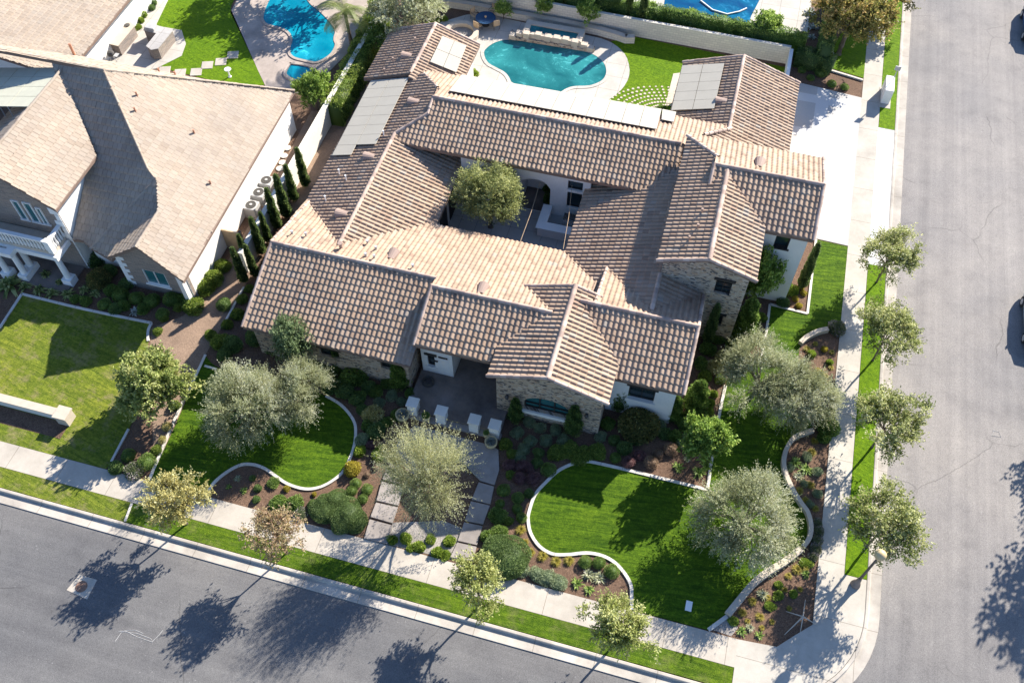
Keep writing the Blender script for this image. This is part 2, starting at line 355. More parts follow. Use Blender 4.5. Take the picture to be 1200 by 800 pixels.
M['copper'] = M_plain('clay_pipe', (0.5, 0.25, 0.16), 0.7)
M['globe'] = M_plain('lamp_globe', (0.60, 0.45, 0.24), 0.35, 0.03)
M['bronze'] = M_plain('iron_cover', (0.22, 0.13, 0.09), 0.6, 0.3, 8)
M['blue'] = M_plain('blue_tabletop', (0.03, 0.07, 0.14), 0.2, 0.1)
M['carpaint'] = M_plain('blue_car_paint', (0.03, 0.08, 0.20), 0.2, 0.02, 1, 0.6, 0.0)
M['carpaint2'] = M_plain('silver_car_paint', (0.33, 0.38, 0.42), 0.25, 0.02, 1, 0.6, 0.0)
M['rubber'] = M_plain('tyre_rubber', (0.03, 0.03, 0.03), 0.85)
M['chalk'] = M_plain('chalk_mark', (0.42, 0.41, 0.40), 0.9, 0.2, 9)
def f_leaf(stops, trans=0.42):
    def f(nt, b):
        at = nt.nodes.new('ShaderNodeAttribute'); at.attribute_name = 'rnd'
        c = ramp(nt, at.outputs['Fac'], stops)
        nt.links.new(c, b.inputs['Base Color'])
        tr = nt.nodes.new('ShaderNodeBsdfTranslucent'); nt.links.new(c, tr.inputs['Color'])
        mx = nt.nodes.new('ShaderNodeMixShader'); mx.inputs[0].default_value = trans
        nt.links.new(b.outputs[0], mx.inputs[1]); nt.links.new(tr.outputs[0], mx.inputs[2])
        nt.links.new(mx.outputs[0], nt.nodes['Material Output'].inputs['Surface'])
    return f
LEAF = {
 'olive': [(0, (0.162, 0.178, 0.088)), (0.5, (0.410, 0.430, 0.227)), (1, (0.600, 0.600, 0.459))],
 'olive_green': [(0, (0.100, 0.131, 0.044)), (0.5, (0.285, 0.312, 0.109)), (1, (0.552, 0.555, 0.228))],
 'softgreen': [(0, (0.088, 0.132, 0.055)), (0.5, (0.198, 0.264, 0.121)), (1, (0.363, 0.440, 0.231))],
 'willow': [(0, (0.158, 0.171, 0.072)), (0.5, (0.456, 0.452, 0.218)), (1, (0.600, 0.600, 0.429))],
 'street': [(0, (0.113, 0.153, 0.033)), (0.45, (0.259, 0.290, 0.094)), (0.8, (0.600, 0.600, 0.268)), (1, (0.600, 0.600, 0.400))],
 'autumn': [(0, (0.142, 0.144, 0.045)), (0.5, (0.536, 0.464, 0.166)), (1, (0.600, 0.600, 0.339))],
 'red': [(0, (0.18, 0.17, 0.07)), (0.45, (0.42, 0.34, 0.17)), (0.8, (0.55, 0.36, 0.25)), (1, (0.58, 0.52, 0.30))],
 'lime_tree': [(0, (0.119, 0.155, 0.034)), (0.5, (0.411, 0.442, 0.136)), (1, (0.600, 0.600, 0.289))],
 'magnolia': [(0, (0.091, 0.133, 0.030)), (0.5, (0.315, 0.374, 0.104)), (1, (0.600, 0.600, 0.267))],
 'green': [(0, (0.051, 0.095, 0.019)), (0.5, (0.158, 0.253, 0.052)), (1, (0.353, 0.456, 0.116))],
 'bright': [(0, (0.068, 0.119, 0.019)), (0.5, (0.226, 0.344, 0.063)), (1, (0.504, 0.620, 0.156))],
 'dark': [(0, (0.043, 0.083, 0.022)), (0.5, (0.129, 0.211, 0.061)), (1, (0.288, 0.387, 0.114))],
 'grey': [(0, (0.101, 0.140, 0.081)), (0.5, (0.269, 0.335, 0.185)), (1, (0.538, 0.600, 0.352))],
 'purple': [(0, (0.083, 0.041, 0.044)), (0.5, (0.221, 0.118, 0.118)), (1, (0.421, 0.242, 0.226))],
 'tan': [(0, (0.168, 0.108, 0.072)), (0.5, (0.324, 0.228, 0.156)), (1, (0.504, 0.372, 0.264))],
 'gold': [(0, (0.20, 0.17, 0.03)), (0.5, (0.42, 0.36, 0.05)), (1, (0.60, 0.50, 0.10))],
 'lime': [(0, (0.09, 0.15, 0.02)), (0.5, (0.22, 0.32, 0.04)), (1, (0.42, 0.50, 0.08))],
 'bronze': [(0, (0.066, 0.086, 0.027)), (0.6, (0.221, 0.229, 0.072)), (0.9, (0.442, 0.312, 0.108)), (1, (0.620, 0.620, 0.262))],
 'flower': [(0, (0.08, 0.12, 0.05)), (0.6, (0.17, 0.20, 0.09)), (0.85, (0.42, 0.32, 0.40)), (1, (0.62, 0.56, 0.55))],
 'mound': [(0, (0.052, 0.090, 0.029)), (0.5, (0.147, 0.221, 0.069)), (1, (0.285, 0.371, 0.129))],
 'cypress': [(0, (0.05, 0.095, 0.033)), (0.5, (0.13, 0.19, 0.062)), (1, (0.27, 0.33, 0.11))],
 'palm': [(0, (0.078, 0.117, 0.024)), (0.6, (0.221, 0.260, 0.072)), (1, (0.468, 0.416, 0.144))],
 'silver': [(0, (0.10, 0.125, 0.11)), (0.5, (0.2, 0.235, 0.21)), (1, (0.34, 0.38, 0.34))],
 'hedge': [(0, (0.058, 0.101, 0.015)), (0.5, (0.187, 0.270, 0.046)), (1, (0.472, 0.538, 0.118))],
 'bigautumn': [(0, (0.081, 0.092, 0.023)), (0.5, (0.270, 0.260, 0.069)), (0.85, (0.504, 0.365, 0.123)), (1, (0.620, 0.429, 0.172))],
 'white_leaf': [(0, (0.15, 0.2, 0.12)), (0.5, (0.5, 0.52, 0.45)), (1, (0.75, 0.75, 0.7))],
}
LM = {k_: mat('leaf_' + k_, f_leaf(v_), 0.55, 0.35) for k_, v_ in LEAF.items()}

# ------------------------------------------------------------------ setting: ground, roads, pavements
def sheet(name, pts, z, m, kind='structure', zb=None, parent=None):
    o = MB().prism(list(pts), (z - 0.05 if zb is None else zb), z, top_only=True).build(name, m, parent)
    if kind: o['kind'] = kind
    return o
CX, CY_, RO = 7.45, 19.42, 6.23     # street corner arc: centre, outer gutter radius
def arc(r, n=14): return [(CX + r * math.sin(R(90) * i / n), CY_ - r * math.cos(R(90) * i / n)) for i in range(n + 1)]
sheet('ground', [(-300, -300), (300, -300), (300, 400), (-300, 400)], -0.35, M['dirt'])
sheet('road', [(-200, -150), (200, -150), (200, 300), (13.5, 300), (13.5, 19.5)] + arc(6.0)[::-1] + [(-200, 13.42)], -0.12, M['asphalt'])
RB = RO - 0.73
sheet('soil', [(-200, 14.0)] + arc(RB - .03) + [(12.9, 200), (-200, 200)], 0.0, M['mulch'], zb=-0.3)
# kerb and gutter swept round the corner
def sweep(path, prof, name, m):
    V = []; F = []; n = len(path); k = len(prof)
    for i, p in enumerate(path):
        a = Vector(path[max(i - 1, 0)]); b = Vector(path[min(i + 1, n - 1)]); d = (b - a).normalized(); nr = Vector((d.y, -d.x))
        V += [(p[0] + nr.x * o, p[1] + nr.y * o, z) for o, z in prof]
    for i in range(n - 1):
        for j in range(k - 1): F.append((i * k + j, (i + 1) * k + j, (i + 1) * k + j + 1, i * k + j + 1))
    return MB().add(V, F).build(name, m)
kp = [(-200 + i * 10, 13.95) for i in range(20)] + [(0, 13.95)] + arc(RB) + [(12.95, y) for y in range(24, 200, 8)]
kb = sweep(kp, [(0, -0.05), (0, 0.035), (0.03, 0.05), (0.14, 0.05), (0.17, 0.035), (0.20, -0.085), (0.24, -0.10), (0.74, -0.075), (0.76, -0.13)], 'kerb', M['kerb'])
kb['kind'] = 'structure'
sheet('sidewalk_front', [(-200, 15.08), (7.0, 15.08), (7.0, 16.48), (-200, 16.48)], 0.035, M['walk_x'])
sheet('sidewalk_side', [(10.47, 18.2), (11.8, 18.2), (11.8, 200), (10.47, 200)], 0.035, M['walk_y'])
sheet('pavement_corner', [(7.0, 14.0)] + arc(RB - .02)[0:] + [(12.93, 21.25), (11.8, 21.25), (11.8, 18.2), (10.47, 18.2), (9.66, 17.42), (8.87, 16.62), (7.0, 16.48)], 0.036, M['walk_y'])
sheet('verge_front', [(-25.4, 13.98), (6.98, 13.98), (6.98, 15.06), (-25.4, 15.06)], 0.045, M['verge'], zb=-.05)
sheet('verge_neighbour', [(-150, 13.98), (-25.42, 13.98), (-25.42, 15.06), (-150, 15.06)], 0.045, M['lawn_dry'], zb=-.05)
sheet('verge_side', [(11.82, 21.27), (12.93, 21.27), (12.93, 42.6), (11.82, 42.6)], 0.045, M['lawn_back'], zb=-.05)
sheet('verge_north', [(11.82, 55.7), (12.93, 55.7), (12.93, 110), (11.82, 110)], 0.045, M['lawn_back'], zb=-.05)
sheet('driveway_apron', [(11.8, 42.6), (12.94, 42.6), (12.94, 55.7), (11.8, 55.7)], 0.034, M['drive'])
sheet('driveway', [(5.2, 44.0), (10.47, 43.8), (10.47, 58.6), (4.6, 59.2), (4.6, 44.0)], 0.03, M['drive'])
# manhole and chalk marks, cracks sealed on the asphalt
mh = XY([(77, 690), (92, 672), (113, 678), (101, 701)])
sheet('manhole_collar', mh, -0.108, M['walk_x'], zb=-.13)
c = W(94.5, 686)
tag(MB().lathe([(0.30, -0.03), (0.30, 0.012), (0.26, 0.016), (0.10, 0.014), (0.09, 0.02)], (c[0], c[1], -0.10), 24).build('manhole_cover', M['bronze']), 'round rusty iron manhole cover in the pale square on the front street', 'manhole cover')
# lawns
LA = [(241, 417), (253, 432), (300, 440), (345, 447), (382, 464), (400, 475), (414, 492), (417, 507), (414, 527), (404, 550), (392, 562), (375, 571), (357, 573), (337, 567), (322, 557), (310, 549), (297, 544.5), (282, 545), (265, 554), (250, 567), (242, 582), (175, 563.5), (205, 500)]
LBm = [(829, 574), (835, 530), (849, 452), (860, 430), (893, 420), (902, 357), (946, 368), (956, 281), (994, 289.5), (987, 389), (968, 389), (957, 391), (945, 396), (936, 405), (935, 440), (945, 480), (954, 505), (945, 507), (932, 512), (922, 525), (917.5, 540), (919, 555), (930, 580), (941, 597), (948, 612), (948, 625), (937, 645), (915, 662), (900, 671), (882, 686), (852, 722), (830, 738),
       (740, 714.5), (740, 697), (739, 685), (732, 672), (720, 659), (705, 651), (687, 648), (665, 650), (647, 649), (632, 640), (622, 625), (619, 610), (620, 600), (627, 580), (640, 565), (657, 550), (682, 541), (705, 544), (760, 557)]
def smooth_closed(pts, sharp=45, it=2):
    P = [np.array(p, float) for p in pts]
    for _ in range(it):
        Q = []
        n = len(P)
        for i in range(n):
            a, b, c_ = P[i - 1], P[i], P[(i + 1) % n]
            u, v_ = b - a, c_ - b
            ang = abs(math.degrees(math.atan2(u[0] * v_[1] - u[1] * v_[0], u @ v_)))
            if ang > sharp or ang < 2: Q.append(b)
            else: Q += [b - u * .25, b + v_ * .25]
        P = Q
    return [tuple(p) for p in P]
la = smooth_closed(XY(LA)); lb = smooth_closed(XY(LBm))
sheet('lawn_round', la, 0.03, M['lawn'], zb=-.02); sheet('lawn_front', lb, 0.03, M['lawn'], zb=-.02)
def strip(name, px, width, h, m, label, cat, group=None, z=0, closed=False):
    P = [Vector(W(*q, z)[:2]) for q in px] if not isinstance(px[0][0], tuple) else [Vector(q) for q in px[0]]
    # densify with Catmull-Rom
    Q = []
    for i in range(len(P) - 1):
        a, b, c_, d = P[max(i - 1, 0)], P[i], P[i + 1], P[min(i + 2, len(P) - 1)]
        for t in (0, .25, .5, .75):
            Q.append(0.5 * ((2 * b) + (c_ - a) * t + (2 * a - 5 * b + 4 * c_ - d) * t * t + (-a + 3 * b - 3 * c_ + d) * t ** 3))
    Q.append(P[-1]); V = []; F = []
    for i, p in enumerate(Q):
        d = (Q[min(i + 1, len(Q) - 1)] - Q[max(i - 1, 0)]).normalized(); nr = Vector((d.y, -d.x)) * width / 2
        for s_, zz in ((-1, -.05), (-1, h), (1, h), (1, -.05)): V.append((p.x + nr.x * s_, p.y + nr.y * s_, zz))
    for i in range(len(Q) - 1):
        for j in range(3): F.append((i * 4 + j, (i + 1) * 4 + j, (i + 1) * 4 + j + 1, i * 4 + j + 1))
    F += [(3, 2, 1, 0), tuple(len(V) - 4 + j for j in range(4))]
    return tag(MB().add(V, F).build(name, m), label, cat, group)
KG = 'pale concrete edging strips round the lawns'
strip('lawn_edging', [(382, 464), (400, 475), (414, 492), (417, 507), (414, 527), (404, 550), (392, 562), (375, 571), (357, 573), (337, 567), (322, 557), (310, 549), (297, 544.5), (282, 545), (265, 554), (250, 567), (242, 582)], .16, .075, M['strip'], 'curved pale edging wrapping the round shaded lawn under the twin olives', 'edging', KG)
strip('lawn_edging', [(241, 416), (230, 440), (205, 492), (175, 563)], .15, .08, M['strip'], 'straight pale edging on the left side of the round lawn', 'edging', KG)
strip('lawn_edging', [(240, 429), (254, 433)], .13, .075, M['strip'], 'short pale edging stub at the top corner of the round lawn', 'edging', KG)
strip('lawn_edging', [(829, 574), (760, 557), (705, 544), (682, 541), (657, 550), (640, 565), (627, 580), (620, 600), (619, 610), (622, 625), (632, 640), (647, 649), (665, 650), (687, 648), (705, 651), (720, 659), (732, 672), (739, 685), (740, 697), (740, 714)], .17, .08, M['strip'], 'long winding pale edging around the left side of the largest front lawn', 'edging', KG)
strip('lawn_edging', [(829, 574), (835, 530), (842, 490), (850, 452)], .17, .08, M['strip'], 'straight pale edging right of the bright round-headed tree', 'edging', KG)
strip('lawn_edging', [(892, 422), (897, 395), (902, 357)], .15, .08, M['strip'], 'short straight pale edging below the square bed by the white wall', 'edging', KG)
strip('lawn_edging', [(902, 357), (946, 368)], .15, .08, M['strip'], 'pale edging on the front side of the bed by the white garage wall', 'edging', KG)
strip('lawn_edging', [(946, 368), (956, 281)], .15, .085, M['strip'], 'pale edging beside the bright side lawn next to the driveway', 'edging', KG)
strip('lawn_edging', [(0, 385), (26, 345)], .16, .09, M['strip'], 'pale edging on the left side of the neighbour lawn', 'edging', KG)
strip('lawn_edging', [(26, 345), (100, 363), (178, 379)], .16, .09, M['strip'], 'pale edging along the top of the neighbour lawn', 'edging', KG)
strip('lawn_edging', [(178, 379), (174, 388), (174, 400)], .16, .09, M['strip'], 'short bent pale edging at the right corner of the neighbour lawn', 'edging', KG)
strip('lawn_edging', [(151, 503), (141, 522), (131, 541)], .13, .09, M['strip'], 'short pale edging left of the flowering shrubs by the sidewalk', 'edging', KG)
strip('lawn_edging', [(155, 590), (147, 611)], .12, .09, M['strip'], 'pale divider across the grass verge beside the yellow street tree', 'edging', KG)
strip('lawn_edging', [(286, 337), (260, 385)], .13, .09, M['strip'], 'pale edging beside the dirt path under the left eave', 'edging', KG)
strip('lawn_edging', [(852, 722), (830, 738)], .2, .08, M['strip'], 'short wide pale edging joining the low stone wall to the front sidewalk', 'edging', KG)
strip('lawn_edging', [(940, 74), (975, 84), (1011, 95)], .14, .12, M['strip'], 'pale edging above the dark bed north of the driveway', 'edging', KG)
SG = 'low curved stone seat walls'
strip('stone_seat_wall', [(852, 721), (865, 705), (882, 685), (900, 671), (915, 662), (926, 654), (937, 645)], .34, .35, M['stonecap'], 'low curved stone wall along the bottom right of the front lawn', 'low wall', SG)
strip('stone_seat_wall', [(940, 642), (947, 632), (949, 618), (945, 602), (938, 592), (928, 576), (919, 555), (917.5, 540), (922, 525), (932, 513), (952, 506)], .24, .3, M['stonecap'], 'long bowed stone wall between front lawn and right sidewalk bed', 'low wall', SG)
strip('stone_seat_wall', [(937, 404), (945, 397), (957, 391), (969, 388)], .28, .32, M['stonecap'], 'short curved stone wall right above the biggest olive tree', 'low wall', SG)
sheet('lawn_neighbour', smooth_closed(XY([(-150, 700), (0, 386), (26, 346), (100, 364), (178, 380), (174, 400), (172, 440), (165, 475), (150, 505), (131, 541), (124, 549.5), (0, 516.5)]), 30, 0), 0.03, M['lawn_dry'], zb=-.02)
sheet('dirt_path', XY([(205, 560), (180, 545), (176, 385), (215, 370), (250, 335), (300, 250), (365, 130), (400, 130), (310, 290), (285, 340), (250, 400), (238, 420)]), 0.006, M['dirt'], zb=-.02)

# ------------------------------------------------------------------ roof builders
def inpoly(P, X, Y):
    ins = np.zeros(X.shape, bool); n = len(P)
    for i in range(n):
        x0, y0 = P[i][:2]; x1, y1 = P[(i + 1) % n][:2]
        if y0 == y1: continue
        c_ = ((y0 > Y) != (y1 > Y)) & (X < (x1 - x0) * (Y - y0) / (y1 - y0) + x0); ins ^= c_
    return ins
def plane_fn(d, c0, z0, p):
    return {'S': lambda x, y: z0 - p * (c0 - y), 'N': lambda x, y: z0 - p * (y - c0), 'E': lambda x, y: z0 - p * (x - c0), 'W': lambda x, y: z0 - p * (c0 - x)}[d]
rngT = np.random.default_rng(5)
def roof(parent, d, c0, z0, poly, p=.344, flat=False, label=None, tw=.30, tl=.36):
    """one tiled slope; d = direction it falls, c0/z0 = ridge line coordinate and height"""
    zf = plane_fn(d, c0, z0, p)
    sg = {'S': -1, 'N': 1, 'E': 1, 'W': -1}[d]; ax = 0 if d in 'EW' else 1
    us = [q[1 - ax] for q in poly]; vs_ = [sg * (q[ax] - c0) for q in poly]
    u0, u1, v0, v1 = min(us), max(us), min(vs_), max(vs_)
    nu = max(1, round((u1 - u0) / tw)); tw_ = (u1 - u0) / nu; nv = int(math.ceil((v1 - v0) / tl))
    K = 6 if flat else 8
    if flat:
        s = np.linspace(.035, .965, K); hp = np.zeros(K)
    else:
        s = np.linspace(0, 1, K); hp = np.where(s < .64, .064 * np.sin(np.pi * np.minimum(s / .64, 1)) ** .8, -.022 * np.sin(np.pi * (s - .64) / .36))
    iu, iv = np.meshgrid(np.arange(-1, nu + 1), np.arange(nv), indexing='ij'); iu = iu.ravel(); iv = iv.ravel()
    off = np.where(iv % 2 == 1, .5, 0) if flat else np.zeros(len(iv))
    vl = v1 - iv * tl; vu = vl - tl; n = len(iu)
    jit = rngT.normal(0, .004, n); jl = rngT.normal(0, .006, n)
    lift = .05 if flat else .016
    U = u0 + (iu[:, None] + off[:, None] + s[None]) * tw_
    NR = 5                                   # 5 rows of vertices down the tile face, then the lip
    rows = []
    for r_ in range(NR + 1):
        t = min(r_, NR - 1) / (NR - 1)
        Vv = (vu * (1 - t) + (vl + jl) * t)[:, None] + np.zeros((1, K))
        Z = z0 - p * Vv + hp[None] * (0.94 + .06 * t) + lift * t + jit[:, None] + .03
        if r_ == NR: Z = z0 - p * Vv - .03 + np.zeros((n, K))
        A = c0 + sg * Vv
        rows.append(np.stack([A, U, Z] if ax == 0 else [U, A, Z], -1))
    V = np.stack(rows, 1)                    # n, NR+1, K, 3
    C4 = (V[:, :-1, :-1] + V[:, 1:, 1:]) / 2
    keep = inpoly(poly, C4[..., 0].ravel(), C4[..., 1].ravel()).reshape(n, NR, K - 1)
    V = V.reshape(-1, 3)
    base = (np.arange(n) * (NR + 1) * K)[:, None, None]; r_ = np.arange(NR)[None, :, None]; k_ = np.arange(K - 1)[None, None, :]
    a = base + r_ * K + k_
    flip = (ax == 0 and sg > 0) or (ax == 1 and sg < 0)
    F = np.stack([a, a + 1, a + K + 1, a + K], -1) if not flip else np.stack([a, a + K, a + K + 1, a + 1], -1)
    F = F[keep]
    rn = np.clip(rngT.beta(2, 2, n) + rngT.normal(0, .05, n), 0, 1)
    rnd = np.broadcast_to(rn[:, None, None], keep.shape)[keep]
    used = np.zeros(len(V), bool); used[F.ravel()] = True; remap = np.cumsum(used) - 1; V = V[used]; F = remap[F]
    o = link_mesh('roof', np_mesh('roof_tiles', V, F, M['shake' if flat else 'tile'], rnd), parent)
    if label: o['label'] = label
    sb = MB().prism(list(poly), lambda x, y: zf(x, y) - .2, lambda x, y: zf(x, y) - .0).build('roof_deck', M['fascia'], o)
    return zf
def caps(parent, p0, p1, r=.13, name='ridge_cap', seg=.38, m='cap', k=7, dz=.03):
    p0, p1 = Vector(p0), Vector(p1); L = (p1 - p0).length; n = max(1, round(L / seg)); d = (p1 - p0).normalized()
    a = d.cross(Vector((0, 0, 1))).normalized(); b = a.cross(d)
    V = []; F = []; rn = []
    for i in range(n):
        q0 = p0 + d * (L * i / n - .03); q1 = p0 + d * (L * (i + 1) / n + .03); base = len(V); j_ = random.uniform(-.012, .012)
        for q, rr in ((q0, r * .86), (q1, r * 1.08)):
            for j in range(k):
                t = math.pi * j / (k - 1); V.append(q + a * (rr * math.cos(t)) + b * (rr * math.sin(t) - .02 + dz + j_))
        t_ = random.random()
        for j in range(k - 1): F.append((base + j, base + j + 1, base + k + j + 1, base + k + j)); rn.append(t_)
        F.append((base + k, base + 2 * k - 1, base + k + 3, base + k + 3)) if False else None
    me = np_mesh(name, np.array([tuple(v) for v in V]), np.array(F), M[m], np.array(rn), True)
    return link_mesh(name, me, parent)
def wall_panel(mb, x0, y0, ang, outline, holes, th, mi=0):
    """vertical panel; outline/holes in (s,z); s runs along angle ang, thickness goes to the left of it"""
    ca, sa = math.cos(ang), math.sin(ang); nx, ny = -sa * th, ca * th
    loops = [outline] + holes; flat_ = [p for l in loops for p in l]; n = len(flat_)
    V = [(x0 + s * ca, y0 + s * sa, z) for s, z in flat_] + [(x0 + s * ca + nx, y0 + s * sa + ny, z) for s, z in flat_]
    tr = tessellate_polygon([[Vector((s, z, 0)) for s, z in l] for l in loops]); F = []
    for t in tr:
        A, B, C = (flat_[i] for i in t); cr = (B[0] - A[0]) * (C[1] - A[1]) - (B[1] - A[1]) * (C[0] - A[0])
        if cr < 0: t = t[::-1]
        F.append(tuple(t)); F.append(tuple(i + n for i in t[::-1]))
    b = 0
    for l in loops:
        m_ = len(l)
        for i in range(m_): F.append((b + i, b + n + i, b + n + (i + 1) % m_, b + (i + 1) % m_))
        b += m_
    return mb.add(V, F, mi)
def rect(s0, z0, s1, z1): return [(s0, z0), (s1, z0), (s1, z1), (s0, z1)]
def window(parent, x, y, ang, s0, z0, s1, z1, frame='dark', glass='glass', depth=.2, bars=0, hb=0, lintel=None, sill=None, label=None, outline=None):
    """window seated in a wall whose outside face starts at (x,y)"""
    ca, sa = math.cos(ang), math.sin(ang); nx, ny = -sa, ca
    def bx(mb, a, b_, za, zb, d0, d1):
        P = [(x + s * ca + nx * d, y + s * sa + ny * d) for s, d in ((a, d0), (b_, d0), (b_, d1), (a, d1))]
        mb.prism(P, za, zb)
    mb = MB(); t = .06
    bx(mb, s0, s1, z0, z0 + t, depth - .05, depth + .03); bx(mb, s0, s1, z1 - t, z1, depth - .05, depth + .03)
    bx(mb, s0, s0 + t, z0 + t, z1 - t, depth - .05, depth + .03); bx(mb, s1 - t, s1, z0 + t, z1 - t, depth - .05, depth + .03)
    for i in range(bars):
        c_ = s0 + (s1 - s0) * (i + 1) / (bars + 1); bx(mb, c_ - .025, c_ + .025, z0 + t, z1 - t, depth - .04, depth + .02)
    for i in range(hb):
        c_ = z0 + (z1 - z0) * (i + 1) / (hb + 1); bx(mb, s0 + t, s1 - t, c_ - .02, c_ + .02, depth - .035, depth + .015)
    f = mb.build('window', M[frame], parent)
    if label: f['label'] = label
    g = MB(); bx(g, s0 + .01, s1 - .01, z0 + .01, z1 - .01, depth + .03, depth + .06); g.build('pane', M[glass], f)
    if lintel:
        l = MB(); bx(l, s0 - .15, s1 + .15, z1 - .02, z1 + .16, -.07, .1); l.build('lintel', M[lintel], f)
    if sill:
        l = MB(); bx(l, s0 - .1, s1 + .1, z0 - .08, z0 + .015, -.08, .18); l.build('sill', M[sill], f)
    return f

# ------------------------------------------------------------------ the main house
PT = .344
H = empty('tiled_house', (0, 0, 0), 'large courtyard house with barrel tile roofs, white stucco and stone walls', 'house')
roof(H, 'S', 30.6, 4.71, [(-23.05, 25.59), (-12.95, 25.59), (-12.95, 30.6), (-23.05, 30.6)])
roof(H, 'N', 30.6, 4.71, [(-23.05, 30.6), (-12.96, 30.6), (-12.96, 29.83), (-5.2, 29.83), (-5.2, 31.0), (-3.75, 31.0), (-3.75, 36.05), (-18.5, 36.05), (-18.5, 34.5), (-19.4, 32.2), (-23.0, 35.75), (-23.36, 35.75)])
roof(H, 'S', 29.83, 4.97, [(-12.96, 26.49), (-6.0, 26.49), (-6.0, 29.83), (-12.96, 29.83)])
roof(H, 'W', -5.138, 5.275, [(-8.457, 25.43), (-5.138, 25.43), (-5.138, 31.75), (-8.457, 31.75)])
roof(H, 'E', -5.138, 5.275, [(-5.138, 25.43), (-1.819, 25.43), (-1.819, 31.75), (-5.138, 31.75)])
roof(H, 'S', 30.94, 5.109, [(-4.66, 30.94), (-4.66, 27.27), (1.9, 27.27), (1.9, 30.94)])
roof(H, 'N', 30.94, 5.109, [(-3.86, 30.94), (1.9, 30.94), (1.9, 34.14), (-.7, 34.14), (-3.86, 34.8), ])
roof(H, 'W', -.757, 4.905, [(-6.677, 32.3), (-.757, 31.3), (-.757, 44.3), (-3.4, 44.3), (-6.677, 41.6)])
roof(H, 'E', -.757, 4.905, [(-.757, 31.4), (-.757, 34.14), (1.9, 34.14), (1.7, 33.9)])
roof(H, 'W', 1.675, 7.226, [(-1.085, 33.91), (1.675, 33.91), (1.675, 40.9), (1.0, 41.85), (-1.085, 44.15)])
roof(H, 'E', 1.675, 7.226, [(1.675, 33.91), (4.435, 33.91), (4.435, 38.1), (1.675, 40.8)])
roof(H, 'S', 41.075, 7.362, [(.85, 37.757), (7.16, 37.757), (7.16, 41.075), (.85, 41.075)][0:0] or [(4.0, 37.757), (7.16, 37.757), (7.16, 41.075), (.85, 41.075), (.85, 39.7), (1.9, 39.9)])
roof(H, 'N', 41.075, 7.362, [(.85, 41.075), (7.16, 41.075), (7.16, 44.58), (-1.05, 44.58), (-1.05, 44.2), (.85, 42.3)])
roof(H, 'S', 44.48, 5.3, [(-18.9, 41.01), (-2.6, 41.01), (-1.2, 42.6), (-1.2, 44.48), (-17.68, 44.48), (-17.68, 43.28), (-19.4, 41.56)])
roof(H, 'N', 44.48, 5.3, [(-17.68, 44.48), (-.9, 44.48), (-.5, 45.9), (1.65, 48.2), (1.65, 48.42), (-19.8, 48.42), (-19.5, 47.7), (-17.88, 45.94)])
roof(H, 'W', -19.403, 4.296, [(-23.36, 32.5), (-19.403, 31.7), (-19.403, 41.56), (-17.68, 43.28), (-17.68, 45.7), (-17.9, 46.1), (-19.5, 47.75), (-23.36, 47.75)])
roof(H, 'E', -19.403, 4.296, [(-19.403, 31.75), (-14.864, 35.8), (-14.864, 43.5), (-19.403, 43.5)])
roof(H, 'W', -20.391, 4.282, [(-23.917, 47.4), (-20.391, 47.4), (-20.391, 53.02), (-23.917, 53.02)])
roof(H, 'E', -20.391, 4.282, [(-20.391, 47.0), (-17.12, 47.0), (-17.12, 53.02), (-20.391, 53.02)])
roof(H, 'W', 1.37, 4.05, [(-2.72, 46.9), (1.37, 47.2), (1.37, 55.68), (-2.72, 55.68)])
roof(H, 'E', 1.37, 4.05, [(-.1, 46.1), (-.1, 44.8), (5.57, 44.8), (5.57, 55.66), (1.37, 55.68), (1.37, 47.9)])
def cp(a, b, **k): return caps(H, a, b, **k)
cp((-23.05, 30.6, 4.72), (-12.95, 30.6, 4.72)); cp((-12.96, 29.83, 4.98), (-6.0, 29.83, 4.98)); cp((-5.138, 25.43, 5.29), (-5.138, 31.75, 5.29), r=.15)
cp((-4.66, 30.94, 5.12), (1.9, 30.94, 5.12)); cp((-.757, 31.5, 4.92), (-.757, 34.1, 4.92)); cp((1.675, 33.91, 7.24), (1.675, 41.0, 7.24), r=.15)
cp((.85, 41.075, 7.37), (7.16, 41.075, 7.37)); cp((-17.68, 44.48, 5.31), (-1.4, 44.48, 5.31)); cp((-19.403, 31.75, 4.31), (-19.403, 41.56, 4.31))
cp((-20.39, 47.5, 4.29), (-20.39, 53.0, 4.29)); cp((1.37, 47.9, 4.06), (1.37, 55.68, 4.06))
cp((-19.403, 41.56, 4.31), (-17.68, 43.28, 4.90)); cp((-19.5, 47.75, 4.18), (-17.88, 45.94, 4.82)); cp((-1.085, 44.22, 6.28), (1.0, 42.1, 7.0)); cp((1.5, 48.13, 4.06), (-.1, 46.4, 4.66))
cp((-17.68, 44.48, 5.3), (-17.68, 43.28, 4.9), r=.11, name='rake_tile')
